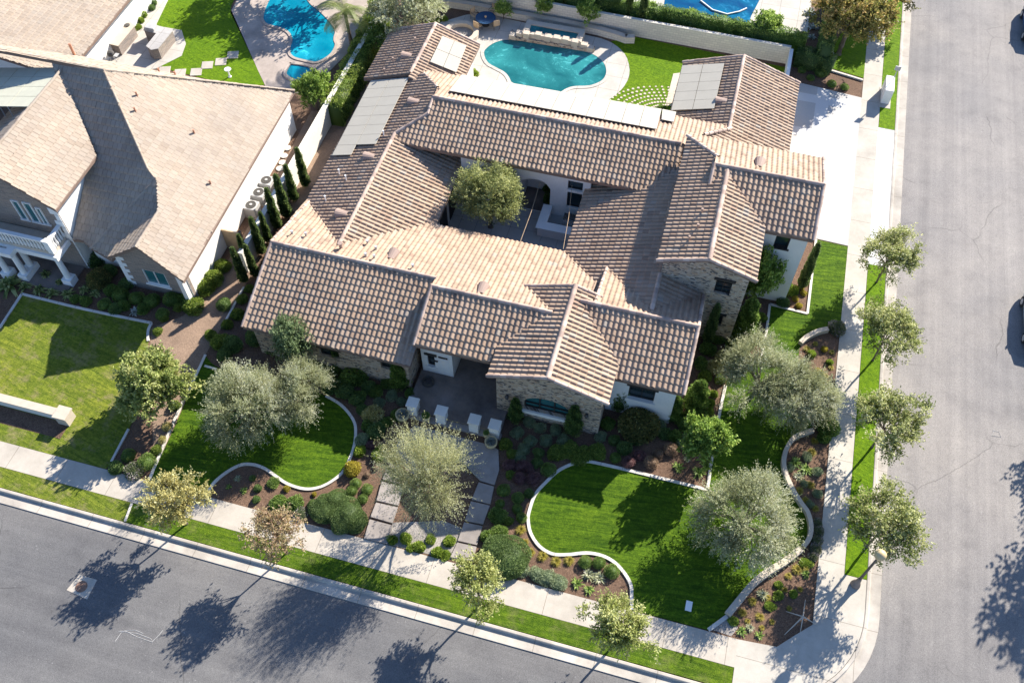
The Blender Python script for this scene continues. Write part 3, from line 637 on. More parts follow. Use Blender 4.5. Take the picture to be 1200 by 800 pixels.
# rake edges (barrel tiles running down the gable ends)
def rk(x, y, xr, zr, xe, d):  # gable along y: rake from ridge (xr) to eave (xe) at y
    caps(H, (xe, y, zr - PT * abs(xe - xr) + .02), (xr, y, zr + .02), r=.115, name='rake_tile')
for y in (25.43, 31.75): rk(0, y, -5.138, 5.275, -8.457, 0); rk(0, y, -5.138, 5.275, -1.819, 0)
rk(0, 33.91, 1.675, 7.226, -1.085, 0); rk(0, 33.91, 1.675, 7.226, 4.435, 0)
rk(0, 53.02, -20.391, 4.282, -23.917, 0); rk(0, 53.02, -20.391, 4.282, -17.12, 0); rk(0, 55.68, 1.37, 4.05, -2.72, 0); rk(0, 55.68, 1.37, 4.05, 5.57, 0)
def rx(x, y0, z0, y1, z1): caps(H, (x, y0, z0 + .02), (x, y1, z1 + .02), r=.11, name='rake_tile')
rx(-23.05, 25.59, 2.987, 30.6, 4.71); rx(-23.1, 35.6, 2.99, 30.6, 4.71); rx(-12.96, 26.49, 3.82, 29.83, 4.97); rx(1.9, 27.27, 3.846, 30.94, 5.109); rx(1.9, 34.0, 4.06, 30.94, 5.109)
rx(7.16, 37.757, 6.22, 41.075, 7.362); rx(7.16, 44.58, 6.156, 41.075, 7.362); rx(-3.86, 34.6, 3.85, 30.94, 5.109); rx(.85, 39.75, 6.91, 41.075, 7.362)
# walls
def gable_wall_y(name, m, x0, x1, y0, y1, xr, zr, cut=.25, front=None, z0=0):
    """solid wing: pentagon section extruded along y"""
    f = lambda x: zr - PT * abs(x - xr) - cut
    prof = [(x0, z0), (x1, z0), (x1, f(x1)), (xr, f(xr)), (x0, f(x0))]
    mb = MB(); n = 5
    V = [(x, y0, z) for x, z in prof] + [(x, y1, z) for x, z in prof]
    mb.add(V, [(0, 1, 2, 3, 4), (9, 8, 7, 6, 5)] + [(i, i + 5, (i + 1) % 5 + 5, (i + 1) % 5) for i in range(5)])
    return mb.build(name, M[m], H)
def wing_x(m, x0, x1, y0, y1, yr, zr, cut=.25):
    f = lambda y: zr - PT * abs(y - yr) - cut
    prof = [(y0, 0), (y1, 0), (y1, f(y1)), (yr, f(yr)), (y0, f(y0))]
    V = [(x0, y, z) for y, z in prof] + [(x1, y, z) for y, z in prof]
    return MB().add(V, [(4, 3, 2, 1, 0), (5, 6, 7, 8, 9)] + [(i, (i + 1) % 5, (i + 1) % 5 + 5, i + 5) for i in range(5)]).build('wall', M[m], H)
# front-left wing, stone front with one small window
mb = MB(); wall_panel(mb, -22.7, 25.95, 0, rect(0, 0, 9.4, 2.95), [rect(7.75, 1.5, 8.4, 2.22), rect(4.0, 1.3, 5.2, 2.2), rect(1.2, 1.3, 2.4, 2.2)], .3)
mb.build('wall', M['stone'], H)
window(H, -22.7, 25.95, 0, 7.75, 1.5, 8.4, 2.22, lintel='dark'); window(H, -22.7, 25.95, 0, 4.0, 1.3, 5.2, 2.2, lintel='dark'); window(H, -22.7, 25.95, 0, 1.2, 1.3, 2.4, 2.2, lintel='dark')
wing_x('stone', -22.7, -13.3, 26.26, 35.5, 30.6, 4.71)
MB().box(-22.7, 26.3, 0, -15.2, 47.5, 2.72).build('wall', M['stucco'], H)
# entry: white block, dark porch
mb = MB(); wall_panel(mb, -12.95, 27.2, 0, rect(0, 0, 1.87, 3.9), [rect(.36, .9, .8, 2.05)], .3); mb.build('wall', M['stucco'], H)
window(H, -12.95, 27.2, 0, .36, .9, .8, 2.05, depth=.15, lintel='dark', sill='stucco')
MB().box(-12.9, 27.51, 0, -11.08, 31, 4.0).box(-11.0, 30.2, 0, -8.0, 31, 4.4).build('wall', M['stucco'], H)
MB().box(-12.2, 27.12, 1.55, -11.95, 27.195, 1.63).box(-11.9, 27.14, 2.02, -11.35, 27.197, 2.12).build('wall_vent', M['dark'], H)
d = MB().box(-10.1, 30.08, .02, -8.7, 30.197, 2.4).build('front_door', M['wood'], H); MB().box(-8.85, 30.02, 1.0, -8.8, 30.078, 1.25).build('handle', M['dmetal'], d)
# stone gable with the arched window
xs0, xs1, yf = -8.06, -2.17, 25.82
fz = lambda x: 5.275 - PT * abs(x + 5.138) - .22
out = [(0, 0), (xs1 - xs0, 0), (xs1 - xs0, fz(xs1)), (-5.138 - xs0, fz(-5.138)), (0, fz(xs0))]
ac, aw, az0, azs, azt = -5.2 - xs0, 1.28, 1.0, 1.75, 2.5
arch = [(ac - aw, az0), (ac + aw, az0)] + [(ac + aw * math.cos(t), azs + (azt - azs) * math.sin(t)) for t in np.linspace(0, math.pi, 13)]
mb = MB(); wall_panel(mb, xs0, yf, 0, out, [arch], .38); mb.build('wall', M['stone'], H)
fr = MB(); ring = [(ac + (s_ - ac) * .95, z_ if i < 2 else azs + (z_ - azs) * .92) for i, (s_, z_) in enumerate(arch)]; ring[0] = (ring[0][0], az0 + .06); ring[1] = (ring[1][0], az0 + .06)
wall_panel(fr, xs0, yf + .2, 0, arch, [ring], .08)
for k_ in (-.42, .42): fr.box(xs0 + ac + k_ - .03, yf + .2, az0, xs0 + ac + k_ + .03, yf + .28, azt - .08)
fr.box(xs0 + ac - aw, yf + .2, 1.42, xs0 + ac + aw, yf + .27, 1.47)
fr = fr.build('window', M['dark'], H); fr['label'] = 'wide arched front window'
mb = MB(); wall_panel(mb, xs0, yf + .3, 0, arch, [], .03); mb.build('pane', M['glass_teal'], fr)
MB().box(xs0 + ac - aw - .2, yf - .12, .72, xs0 + ac + aw + .2, yf - .002, .99).build('sill', M['stucco'], fr)
MB().box(-8.06, 26.21, 0, -2.17, 31.4, 3.85).build('wall', M['stone'], H)
lt = MB().box(-2.98, 25.66, 1.75, -2.84, 25.82, 2.1).lathe([(.03, 0), (.12, -.1), (.03, -.14)], (-2.91, 25.64, 2.2), 8).build('wall_lantern', M['dmetal'], H)
lt = MB().box(-7.5, 25.66, 1.75, -7.36, 25.82, 2.1).lathe([(.03, 0), (.12, -.1), (.03, -.14)], (-7.43, 25.64, 2.2), 8).build('wall_lantern', M['dmetal'], H)
# front-right wing
mb = MB(); wall_panel(mb, -2.15, 27.62, 0, rect(0, 0, 3.7, 3.75), [rect(1.15, 1.75, 2.6, 3.05)], .3); mb.build('wall', M['stucco'], H)
window(H, -2.15, 27.62, 0, 1.15, 1.75, 2.6, 3.05, bars=1, lintel='dark', sill='stucco')
wing_x('stucco', -2.14, 1.55, 27.93, 34.0, 30.94, 5.109)
# tower
x0, x1 = -.72, 4.07; fz = lambda x: 7.226 - PT * abs(x - 1.675) - .22
mb = MB(); wall_panel(mb, x0, 34.16, 0, [(0, 0), (x1 - x0, 0), (x1 - x0, fz(x1)), (1.675 - x0, fz(1.675)), (0, fz(x0))], [rect(3.08, 4.3, 3.98, 5.5), rect(3.46, 1.4, 4.04, 2.42)], .3); mb.build('wall', M['stone'], H)
window(H, x0, 34.16, 0, 3.08, 4.3, 3.98, 5.5, hb=2, bars=1, lintel='dark', label='upper tower window'); window(H, x0, 34.16, 0, 3.46, 1.4, 4.04, 2.42, bars=1, lintel='dark', label='lower tower window')
gable_wall_y('wall', 'stone', -.72, 4.07, 34.47, 40.2, 1.675, 7.226, .26)
# garage wing, white
mb = MB(); wall_panel(mb, 4.08, 38.05, 0, rect(0, 0, 2.87, 6.1), [rect(1.1, 4.78, 1.92, 6.02)], .25); mb.build('wall', M['stucco'], H)
window(H, 4.08, 38.05, 0, 1.1, 4.78, 1.92, 6.02, glass='glass', sill='dark', label='tall window under the eave of the white wall')
wing_x('stucco', 1.75, 6.95, 38.31, 44.2, 41.075, 7.362)
gd = MB()
for i in range(4): gd.box(6.955, 39.0, .1 + i * .62, 6.99, 43.6, .1 + i * .62 + .58)
gd.build('garage_door', M['wood'], H)
MB().box(-2.35, 45.0, 0, 5.2, 55.35, 2.62).build('wall', M['stucco'], H)
g2 = MB()
for i in range(4): g2.box(5.205, 46.4, .08 + i * .6, 5.24, 51.2, .08 + i * .6 + .56); g2.box(5.205, 52.0, .08 + i * .6, 5.24, 54.8, .08 + i * .6 + .56)
g2.build('garage_door', M['wood'], H)
MB().box(-23.4, 47.5, 0, -17.6, 52.7, 3.0).build('wall', M['stucco'], H)
# back wing: courtyard front
mb = MB(); wall_panel(mb, -14.9, 41.35, 0, rect(0, 0, 8.6, 3.98), [rect(7.12, 2.62, 8.1, 3.42), rect(7.12, 1.0, 8.1, 2.4), rect(.9, 0.02, 2.5, 2.3), [(4.0, .02), (6.0, .02), (6.0, 2.3), (5.7, 2.75), (5.2, 2.95), (4.6, 2.9), (4.0, 2.6)]], .3); mb.build('wall', M['stucco'], H)
window(H, -14.9, 41.35, 0, 7.12, 2.62, 8.1, 3.42, label='small upper courtyard window'); window(H, -14.9, 41.35, 0, 7.12, 1.0, 8.1, 2.4, label='lower courtyard window'); window(H, -14.9, 41.35, 0, .9, .02, 2.5, 2.3, bars=1, label='glazed courtyard door')
MB().box(-14.9, 43.4, 0, -.8, 48.0, 3.7).box(-14.9, 41.66, 0, -10.95, 43.39, 3.9).box(-8.8, 41.66, 0, -7.9, 43.39, 3.9).build('wall', M['stucco'], H)
MB().box(-19.2, 42.0, 0, -14.95, 47.9, 3.6).build('wall', M['stucco'], H)
MB().box(-6.2, 32.5, 0, -.8, 43.3, 2.75).build('wall', M['stucco'], H)
mb = MB(); wall_panel(mb, -6.35, 41.3, -math.pi / 2, rect(0, 0, 5.2, 2.7), [rect(.4, .9, 1.5, 2.1), rect(1.9, .9, 3.2, 2.1)], .14); mb.build('wall', M['stucco'], H)
MB().box(-22.9, 36.0, 0, -15.2, 36.2, 2.6).box(-15.19, 36.4, 0, -15.1, 41.3, 2.5).build('wall', M['stucco'], H)
dd = MB()
for y in (37.2, 39.0): dd.box(-15.095, y, .05, -15.05, y + 1.3, 2.2)
dd.build('patio_door', M['dark'], H)
# courtyard floor and outdoor kitchen
sheet('courtyard_paving', [(-15.08, 36.0), (-6.36, 36.0), (-6.36, 41.34), (-15.08, 41.34)], .03, M['paver'], zb=-.02)
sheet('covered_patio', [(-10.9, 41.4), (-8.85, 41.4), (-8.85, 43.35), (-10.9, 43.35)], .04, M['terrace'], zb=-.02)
C1 = empty('outdoor_kitchen', (-8, 40, 0), 'white L-shaped outdoor counter standing in the courtyard', 'counter')
MB().box(-1.2, -.75, 0.03, .95, -.25, .84).box(-1.2, -.25, 0.03, -.75, 1.2, .84).build('base', M['stucco'], C1)
MB().box(-1.3, -.85, .842, 1.0, -.2, .9).box(-1.3, -.197, .842, -.68, 1.3, .9).build('countertop', M['white'], C1, bevel=.01)
SO = empty('courtyard_grill', (-7.35, 40.55, 0), 'black and tan barbecue beside the white courtyard counter', 'grill')
MB().box(-.4, -.3, .1, .4, .3, .85).build('body', M['metal'], SO); MB().tube([(-.38, 0, .9), (.38, 0, .9)], .26, 12).build('lid', M['dmetal'], SO); MB().tube([(-.3, -.3, 1.0), (.3, -.3, 1.0)], .02, 6).build('handle', M['metal'], SO)
# clay vents, pipes
def on_roof(px, py, plane): return WP(px, py, *plane)
PL_S = lambda c0, z0: (z0 - PT * c0, 0, PT)
PL_N = lambda c0, z0: (z0 + PT * c0, 0, -PT)
PL_E = lambda c0, z0: (z0 + PT * c0, -PT, 0)
PL_W = lambda c0, z0: (z0 - PT * c0, PT, 0)
pMB = PL_N(30.6, 4.71); pL = PL_W(-19.403, 4.296); pQW = PL_W(-20.391, 4.282); pT = PL_W(1.675, 7.226); pNW = PL_W(1.37, 4.05); pGN = PL_N(41.075, 7.362)
def dormer(px, py, plane, s=.36):
    p = Vector(on_roof(px, py, plane)); n = Vector((-plane[1], -plane[2], 1)).normalized(); dn = Vector((plane[1], plane[2], 0)); dn = -dn.normalized(); a = n.cross(dn).normalized()
    V = []; k = 8
    dn = (dn - n * dn.dot(n)).normalized()
    for q, hh, rr in ((-s, .03, .5 * s), (s, .32, s)):
        for j in range(k):
            t = math.pi * j / (k - 1); V.append(p + dn * q + a * (rr * math.cos(t)) + n * (hh * math.sin(t) + .06))
    V += [p - dn * s, p + dn * s]
    F = [(j, j + 1, k + j + 1, k + j) for j in range(k - 1)] + [tuple(k + j for j in range(k))]
    MB().add(V, F).build('roof_vent', M['cap'], H)
def pipe(px, py, plane, h=.35, r=.05, m='cap'):
    p = on_roof(px, py, plane); MB().tube([(p[0], p[1], p[2] - .1), (p[0], p[1], p[2] + h)], r, 8).tube([(p[0], p[1], p[2] + h - .03), (p[0], p[1], p[2] + h + .05)], r * 1.5, 8).build('vent_pipe', M[m], H)
for a in ((460, 300, pMB), (565, 340, pMB), (434, 184, pL), (486, 120, pL), (402, 251, pL), (478, 66, pQW), (846, 119, pNW), (890, 193, pGN)): dormer(*a)
for a in ((343, 275), (359, 277), (429, 301), (439, 303), (431, 286), (441, 293), (484, 314)): pipe(*a, pMB, .3, .06, 'metal')
for a in ((461, 73), (487, 50), (451, 86)): pipe(*a, pQW)
for a in ((822, 250), (817, 268), (807, 282)): pipe(*a, pT)
for a in ((450, 160), (398, 205), (382, 236), (406, 212)): pipe(*a, pL, .45, .04, 'white')
pipe(400, 292, pL, .5, .1)
# solar sheets, each panel its own part
def panels(plane, q, nu, nv, skip=()):
    A, B, C_, D_ = (np.array(WP(*p, *plane)) for p in q)   # A-B top edge, D-C bottom edge
    n = np.array([-plane[1], -plane[2], 1.]); n /= np.linalg.norm(n)
    for i in range(nu):
        for j in range(nv):
            if (i, j) in skip: continue
            P = []
            for u, v in ((i, j), (i + 1, j), (i + 1, j + 1), (i, j + 1)):
                uu = (u + (.012 if u == i else -.012)) / nu; vv = (v + (.012 if v == j else -.012)) / nv
                P.append((A * (1 - uu) + B * uu) * (1 - vv) + (D_ * (1 - uu) + C_ * uu) * vv)
            V = [p + n * .17 for p in P] + [p + n * .21 for p in P]
            mb_ = MB().add(V, [(3, 2, 1, 0), (4, 5, 6, 7), (0, 1, 5, 4), (1, 2, 6, 5), (2, 3, 7, 6), (3, 0, 4, 7)])
            o = mb_.build('solar_panel', M['solar'], H)
            leg = [((P[k_] * .9 + P[(k_ + 2) % 4] * .1)) for k_ in range(4)]
            mm = MB()
            for l in leg: mm.tube([l, l + n * .165], .02, 4)
            mm.build('mounting_rail', M['metal'], o)
panels(pL, [(436, 97), (480.7, 93.8), (436, 183.5), (390.6, 184.8)], 2, 8, {(1, 7)})
panels(PL_E(-20.391, 4.282), [(517.5, 44.5), (546, 56), (534, 87.5), (503, 75)], 2, 2)
panels(PL_N(44.48, 5.3), [(541, 90.5), (775, 131), (769, 155), (526, 110)], 12, 1)
panels(PL_N(44.48, 5.3), [(775.5, 131.2), (792, 134.5), (789, 146.5), (774.5, 143.5)], 1, 1)
panels(pNW, [(800, 79.5), (849.5, 77), (837.5, 130), (787, 132)], 2, 5)
# wires over the courtyard
wr = MB()
wr.tube([(-6.8, 36.1, 3.0), (-7.1, 38.8, 2.92), (-7.5, 41.3, 3.1)], .014, 5); wr.tube([(-9.5, 36.0, 2.8), (-9.5, 38.8, 2.72), (-9.6, 41.3, 2.8)], .014, 5)
tag(wr.build('string_wire', M['wood']), 'thin pale wires strung across the courtyard', 'wire')

# ------------------------------------------------------------------ entry terrace, pillars, stairs
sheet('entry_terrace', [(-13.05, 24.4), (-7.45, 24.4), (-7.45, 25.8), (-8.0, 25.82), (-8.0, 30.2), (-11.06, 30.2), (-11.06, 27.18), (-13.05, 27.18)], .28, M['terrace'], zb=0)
sheet('terrace_step', [(-13.3, 24.0), (-7.35, 24.0), (-7.35, 24.39), (-13.3, 24.39)], .14, M['slab'], zb=0)
for i, (q, lb_) in enumerate((((483.6, 471), 'behind the agave pot, farthest left of the four'), ((517, 481), 'second from the left at the terrace edge'), ((556, 491), 'third from the left at the terrace edge'), ((580, 497), 'nearest the arched stone gable'))):
    p = W(*q, 1.15); E_ = empty('entry_pillar', (p[0], p[1], 0), 'white pillar with tan cap ' + lb_, 'pillar', 'four white pillars of the entry terrace')
    MB().box(-.27, -.27, 0, .27, .27, 1.06).build('shaft', M['stucco'], E_); MB().box(-.33, -.33, 1.062, .33, .33, 1.16).build('cap', M['stucco_cream'], E_, bevel=.015)
st = [([(583, 527.5), (584, 551), (579, 569), (564, 564), (540, 560), (505, 540), (470, 520), (485, 500), (507, 498), (575, 527)], .12), ]
sheet('stair_landing', XY([(486, 499), (577, 523), (584, 528), (585, 551), (579.5, 569), (563, 564), (545, 545), (520, 536), (480, 560), (455, 549), (466, 520)]), .11, M['slab'], zb=0)
for q, z in (([(579, 571), (574.6, 591.6), (553, 586), (561, 566)], .09), ([(574, 593), (566, 615), (545, 610.6), (552, 588)], .07), ([(565.5, 617), (559, 639), (536.6, 634), (544, 612.5)], .06), ([(558.5, 641), (554, 658), (528, 653), (536, 636)], .045),
             ([(453, 551), (448.7, 562), (475, 570), (480, 560)], .09), ([(447.5, 565), (441.6, 587), (467, 593), (473, 572)], .08), ([(441, 589.5), (434.4, 606), (460, 613.5), (466.5, 595)], .07), ([(433.5, 609), (427, 631), (454.6, 638), (460, 616)], .05)):
    sheet('stair_slab', XY(q), z + .05, M['slab'], zb=0)
sheet('gravel_bed', XY([(460, 612), (455, 638), (528, 655), (545, 620), (520, 610)]), .012, M['gravel'], zb=-.02)
sheet('gravel_patch', XY([(833, 737), (852, 722), (865, 735), (857, 745)]), .012, M['gravel'], zb=-.02)

# ------------------------------------------------------------------ back garden: pool, deck, spa, walls
deck = XY([(505, 30), (560, 14), (600, 24), (640, 33), (700, 44), (716, 50), (726, 57), (734, 66), (738, 80), (737, 92), (730, 104), (720, 113), (708, 121), (780, 145), (640, 130), (560, 110), (500, 95)])
sheet('pool_deck', smooth_closed(deck, 50, 1), .04, M['deck'], zb=-.02)
pool = smooth_closed(XY([(564, 62), (570, 55), (580, 49), (592, 46), (610, 46), (630, 49), (660, 54), (688, 60), (703, 67), (711, 76), (713, 86), (709, 95), (700, 100), (690, 103), (672, 103), (662, 107), (655, 113), (630, 108), (598, 100), (595, 92), (590, 86), (580, 81), (569, 75)]), 60, 2)
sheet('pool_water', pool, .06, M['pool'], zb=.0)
strip('pool_coping', [[tuple(p) for p in pool] + [tuple(pool[0])]], .26, .075, M['deck'], 'pale stone coping around the turquoise kidney-shaped pool', 'pool coping')
sheet('lawn_backyard', XY([(716, 49), (737, 45), (740, 43), (924, 80), (920, 92), (880, 160), (700, 160), (690, 118), (708, 121), (720, 113), (730, 104), (737, 92), (738, 80), (734, 66), (726, 57)]), .03, M['lawn_back'], zb=-.02)
# raised spa with spillway pillars
sp_ = empty('raised_spa', (*W(646, 45)[:2], 0), 'raised rectangular stone spa with blocks spilling into the pool', 'spa')
def loc(o, px, py, z): q = W(px, py, z); return (q[0] - o.location.x, q[1] - o.location.y)
o_ = [loc(sp_, *q, .7) for q in ((618, 23), (686, 34.5), (681, 50), (612, 38))]; i_ = [loc(sp_, *q, .7) for q in ((622.5, 28.5), (678.5, 38.5), (675, 45.5), (620, 36.5))]
mb = MB(); mb.prism([o_[0], o_[1], i_[1], i_[0]], 0, .7); mb.prism([o_[1], o_[2], i_[2], i_[1]], 0, .701); mb.prism([o_[2], o_[3], i_[3], i_[2]], 0, .66); mb.prism([o_[3], o_[0], i_[0], i_[3]], 0, .702)
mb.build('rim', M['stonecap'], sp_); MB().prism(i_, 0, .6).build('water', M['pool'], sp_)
for q in ((601, 40, .45), (609, 37.5, .6), (617, 38, .75), (631, 39, .75), (642, 41.5, .75), (652.5, 43, .75), (663, 44.5, .75), (674, 47.5, .75), (685, 51, .55), (692, 55, .4)):
    a = loc(sp_, q[0], q[1], q[2]); MB().box(a[0] - .24, a[1] - .22, 0, a[0] + .24, a[1] + .22, q[2]).build('spill_block', M['stonecap'], sp_)
mb = MB(); e0 = loc(sp_, 596, 43, .3); e1 = loc(sp_, 696, 59, .3); mb.prism([(e0[0], e0[1]), (e1[0], e1[1]), (e1[0], e1[1] + .5), (e0[0], e0[1] + .9)], 0, .3); mb.build('rock_face', M['stone'], sp_)
def rwall(px, h, th, m, name, label, cat, group=None, capm=None):
    P = [W(*q, h)[:2] for q in px]; mb = MB(); cb = MB()
    for a, b in zip(P[:-1], P[1:]):
        a, b = Vector(a), Vector(b); d = (b - a).normalized(); nr = Vector((-d.y, d.x)) * th
        mb.prism([tuple(a - d * .01), tuple(b + d * .01), tuple(b + nr + d * .01), tuple(a + nr - d * .01)], 0, h - (.08 if capm else 0))
        if capm:
            e = Vector((-d.y, d.x)) * .05
            cb.prism([tuple(a - e), tuple(b - e), tuple(b + nr + e), tuple(a + nr - d * 0 + e)], h - .078, h)
    if not capm: return tag(mb.build(name, m), label, cat, group)
    E_ = empty(name, (0, 0, 0), label, cat, group); mb.build('body', m, E_); cb.build('cap', capm, E_); return E_
rwall([(506, -1), (560, 7), (600, 15), (650, 24), (700, 34), (722, 40), (733, 44), (744, 44)], .6, .35, M['block'], 'planter_wall', 'low curved retaining wall of the planter behind the pool spa', 'retaining wall', None, M['stonecap'])
rwall([(500, -22), (600, -4), (700, 15), (760, 26), (927, 56)], 1.5, .25, M['block'], 'garden_wall', 'long white block wall along the back of the pool garden', 'wall')
rwall([(926, 57), (921, 88)], 1.4, .25, M['stucco'], 'garden_wall', 'short white wall end between back lawn and driveway bed', 'wall')
MB()
WW = empty('boundary_wall', (-26.2, 40, 0), 'long cream wall between the two houses beside the cypress row', 'wall')
MB().box(-.12, -8.6, 0, .12, 14.5, 1.8).build('body', M['stucco_cream'], WW); MB().box(-.17, -8.65, 1.802, .17, 14.55, 1.87).build('cap', M['stucco_cream'], WW)
sheet('side_path', [(-26.0, 37), (-23.3, 37), (-23.3, 53), (-26.0, 53)], .02, M['dirt'], zb=-.02)
sheet('garden_pad', XY([(789, 87), (797, 86), (790, 122), (780, 122)]), .05, M['stonecap'], zb=0)
stp = MB(); random.seed(4)
for i in range(7):
    for j in range(16):
        a = R(95 + j * 5.6); rr = 3.9 - i * .38
        c0 = W(790, 133); x, y = c0[0] + rr * math.cos(a) * 1.25, c0[1] - .6 + rr * math.sin(a) * .85
        s_ = .065 + random.random() * .03; stp.prism([(x - s_, y - s_), (x + s_, y - s_ * .8), (x + s_ * .9, y + s_), (x - s_ * .8, y + s_)], 0, .06)
tag(stp.build('cobble_fan', M['stonecap']), 'fan of small pale cobbles set in the back lawn', 'cobbles', None, 'stuff')
sheet('lawn_north', XY([(975, 60), (985, 40), (1015, 20), (1016, 50), (1012, 92), (960, 76)]), .03, M['lawn_back'], zb=-.02)
# fire ring by the pool
p = W(541, 42); FR_ = empty('fire_pit', (p[0], p[1], 0), 'round tan stone ring at the roof corner beside the pool', 'fire pit')
mb = MB(); k = 28
V = []; F = []
for rr, z in ((1.35, .04), (1.35, .42), (.95, .42), (.95, .1)): V += [(rr * math.cos(2 * math.pi * j / k), rr * math.sin(2 * math.pi * j / k), z) for j in range(k)]
for i in range(3):
    for j in range(k): F.append((i * k + j, i * k + (j + 1) % k, (i + 1) * k + (j + 1) % k, (i + 1) * k + j))
mb.add(V, F).build('ring', M['stonecap'], FR_); MB().lathe([(.94, .06), (.94, .12)], (0, 0, 0), 20).build('bed', M['gravel'], FR_)
# patio table and four chairs
p = W(569, 21, .72); T_ = empty('patio_table', (p[0], p[1], 0), 'round dark blue glass patio table near the pool', 'table')
MB().lathe([(.78, .70), (.80, .72), (.80, .74), (.76, .75)], (0, 0, 0), 24).build('tabletop', M['blue'], T_)
MB().lathe([(.3, .05), (.06, .1), (.05, .69)], (0, 0, 0), 10).build('pedestal', M['dmetal'], T_); MB().lathe([(.07, .755), (.1, .85), (.06, .9)], (0, 0, 0), 10).build('centrepiece', M['wood'], T_)
def chair(px, py, rz, label):
    q = W(px, py, .4); E_ = empty('patio_chair', (q[0], q[1], 0), label, 'chair', 'metal chairs round the patio table', rz)
    MB().box(-.25, -.25, .42, .25, .25, .47).build('seat', M['wood'], E_, bevel=.01)
    MB().box(-.25, .22, .5, .25, .27, .95).build('backrest', M['wood'], E_, bevel=.01)
    for a in (-.23, .23):
        for b in (-.23, .23): MB().tube([(a, b, .05), (a, b, .42 if b < 0 else .95)], .018, 6).build('leg', M['dmetal'], E_)
        MB().tube([(a, -.23, .42), (a, -.25, .65), (a, .25, .68)], .018, 6).build('armrest', M['dmetal'], E_)
chair(560, 31, R(160), 'patio chair at the front left of the round blue table'); chair(581, 29, R(215), 'patio chair at the front right of the round blue table'); chair(577.5, 14, R(-20), 'patio chair behind the round blue table'); chair(556.5, 18, R(60), 'patio chair left of the round blue table')
# neighbours' pools
sheet('pool_surround', XY([(270, 15), (310, -60), (480, -60), (440, 30), (380, 90), (350, 110), (312, 103)]), .03, M['deckstone'], zb=-.02)
bp = smooth_closed(XY([(306, 20), (317, -5), (345, -40), (358, -12), (362, 3), (376, 14), (387, 25), (395, 37), (392, 47), (395, 54), (388, 66), (372, 75), (360, 73), (341, 68), (338, 58), (342, 46), (336, 37), (320, 32), (310, 29)]), 60, 1)
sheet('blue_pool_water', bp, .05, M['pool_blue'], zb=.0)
strip('pool_coping', [[tuple(p) for p in bp] + [tuple(bp[0])]], .22, .09, M['deckstone'], 'rough stone coping around the bright blue pool at top left', 'pool coping')
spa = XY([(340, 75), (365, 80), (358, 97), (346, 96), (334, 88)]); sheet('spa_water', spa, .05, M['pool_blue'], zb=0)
strip('spa_coping', [[tuple(p) for p in spa] + [tuple(spa[0])]], .25, .14, M['deckstone'], 'stone rim around the small blue spa beside the left pool', 'pool coping')
sheet('back_patio_north', XY([(700, -60), (960, -60), (945, 45), (880, 42), (770, 28), (700, 14)]), .03, M['deck'], zb=-.02)
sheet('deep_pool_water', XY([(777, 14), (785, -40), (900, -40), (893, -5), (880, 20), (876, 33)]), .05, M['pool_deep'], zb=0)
cdr = MB(); cdr.tube([(*W(x, y, .1)[:2], .1) for x, y in ((821, 1), (835, 12), (852, 17), (866, 14), (875, 10))], .07, 6); tag(cdr.build('pool_hose', M['white']), 'white hose floating curved on the deep blue pool', 'hose')
# neighbour back garden, top left
sheet('lawn_neighbour_back', XY([(212, -30), (300, -60), (270, 10), (310, 100), (270, 100), (190, 80), (182, 22)]), .03, M['lawn_back'], zb=-.02)
sheet('patio_neighbour', XY([(150, -20), (212, -30), (183, 30), (190, 32), (213, 36), (218, 52), (213, 66), (183, 81), (120, 90), (110, 60)]), .04, M['deck'], zb=-.02)
for i, q in enumerate(((193, 83), (211, 86), (230, 85), (243, 77), (259, 73), (273, 65))):
    p = W(*q); tag(MB().box(-.42, -.42, 0, .42, .42, .06).build('stepping_stone', M['walk_x'], None, bevel=.01), '%s pale square stepping stone from the left on the neighbour lawn' % ['first', 'second', 'third', 'fourth', 'fifth', 'sixth'][i], 'stepping stone', 'stepping stones on the neighbour back lawn'); bpy.context.scene.objects[-1] if False else None
    o = [x for x in COL.objects if x.name.startswith('stepping_stone')][-1]; o.location = (p[0], p[1], 0); o.rotation_euler.z = .35
def ctr(name, label, q, h, cap_h=.06, body='ledge', top='stonecap', cat='counter', extra=None):
    P = [W(*a, h)[:2] for a in q]; c_ = (sum(a[0] for a in P) / len(P), sum(a[1] for a in P) / len(P)); E_ = empty(name, (c_[0], c_[1], 0), label, cat)
    L_ = [(a[0] - c_[0], a[1] - c_[1]) for a in P]
    MB().prism([(a * .94, b * .94) for a, b in L_], 0, h - cap_h).build('base', M[body], E_); MB().prism(L_, h - cap_h + .002, h).build('countertop', M[top], E_)
    return E_
k1 = ctr('barbecue_island', 'tan stone barbecue island with curved back by the neighbour wall', [(125.5, 51), (138, 54), (158, 30), (152, 24), (146, 22), (134, 30)], 1.0)
p = W(149, 30, 1.0); MB().lathe([(.2, 1.0), (.22, 1.06), (.1, 1.08)], (p[0] - k1.location.x, p[1] - k1.location.y, 0), 12).build('burner', M['dmetal'], k1)
P = [Vector(W(*a, 1.35)[:2]) - Vector(k1.location[:2]) for a in ((123, 50), (125, 40), (133, 29), (140, 23), (147, 21))]
mb = MB()
for a, b in zip(P[:-1], P[1:]):
    d = (b - a).normalized(); n_ = Vector((-d.y, d.x)) * .18; mb.prism([tuple(a), tuple(b), tuple(b + n_), tuple(a + n_)], 0, 1.35)
mb.build('back_wall', M['ledge'], k1)
k2 = ctr('bar_counter', 'L-shaped stone bar counter with grey top on the neighbour patio', [(171, 54), (177, 58.5), (185, 57), (203, 35), (187, 31), (172, 27), (168, 35), (183, 39)], 1.05, top='paver')
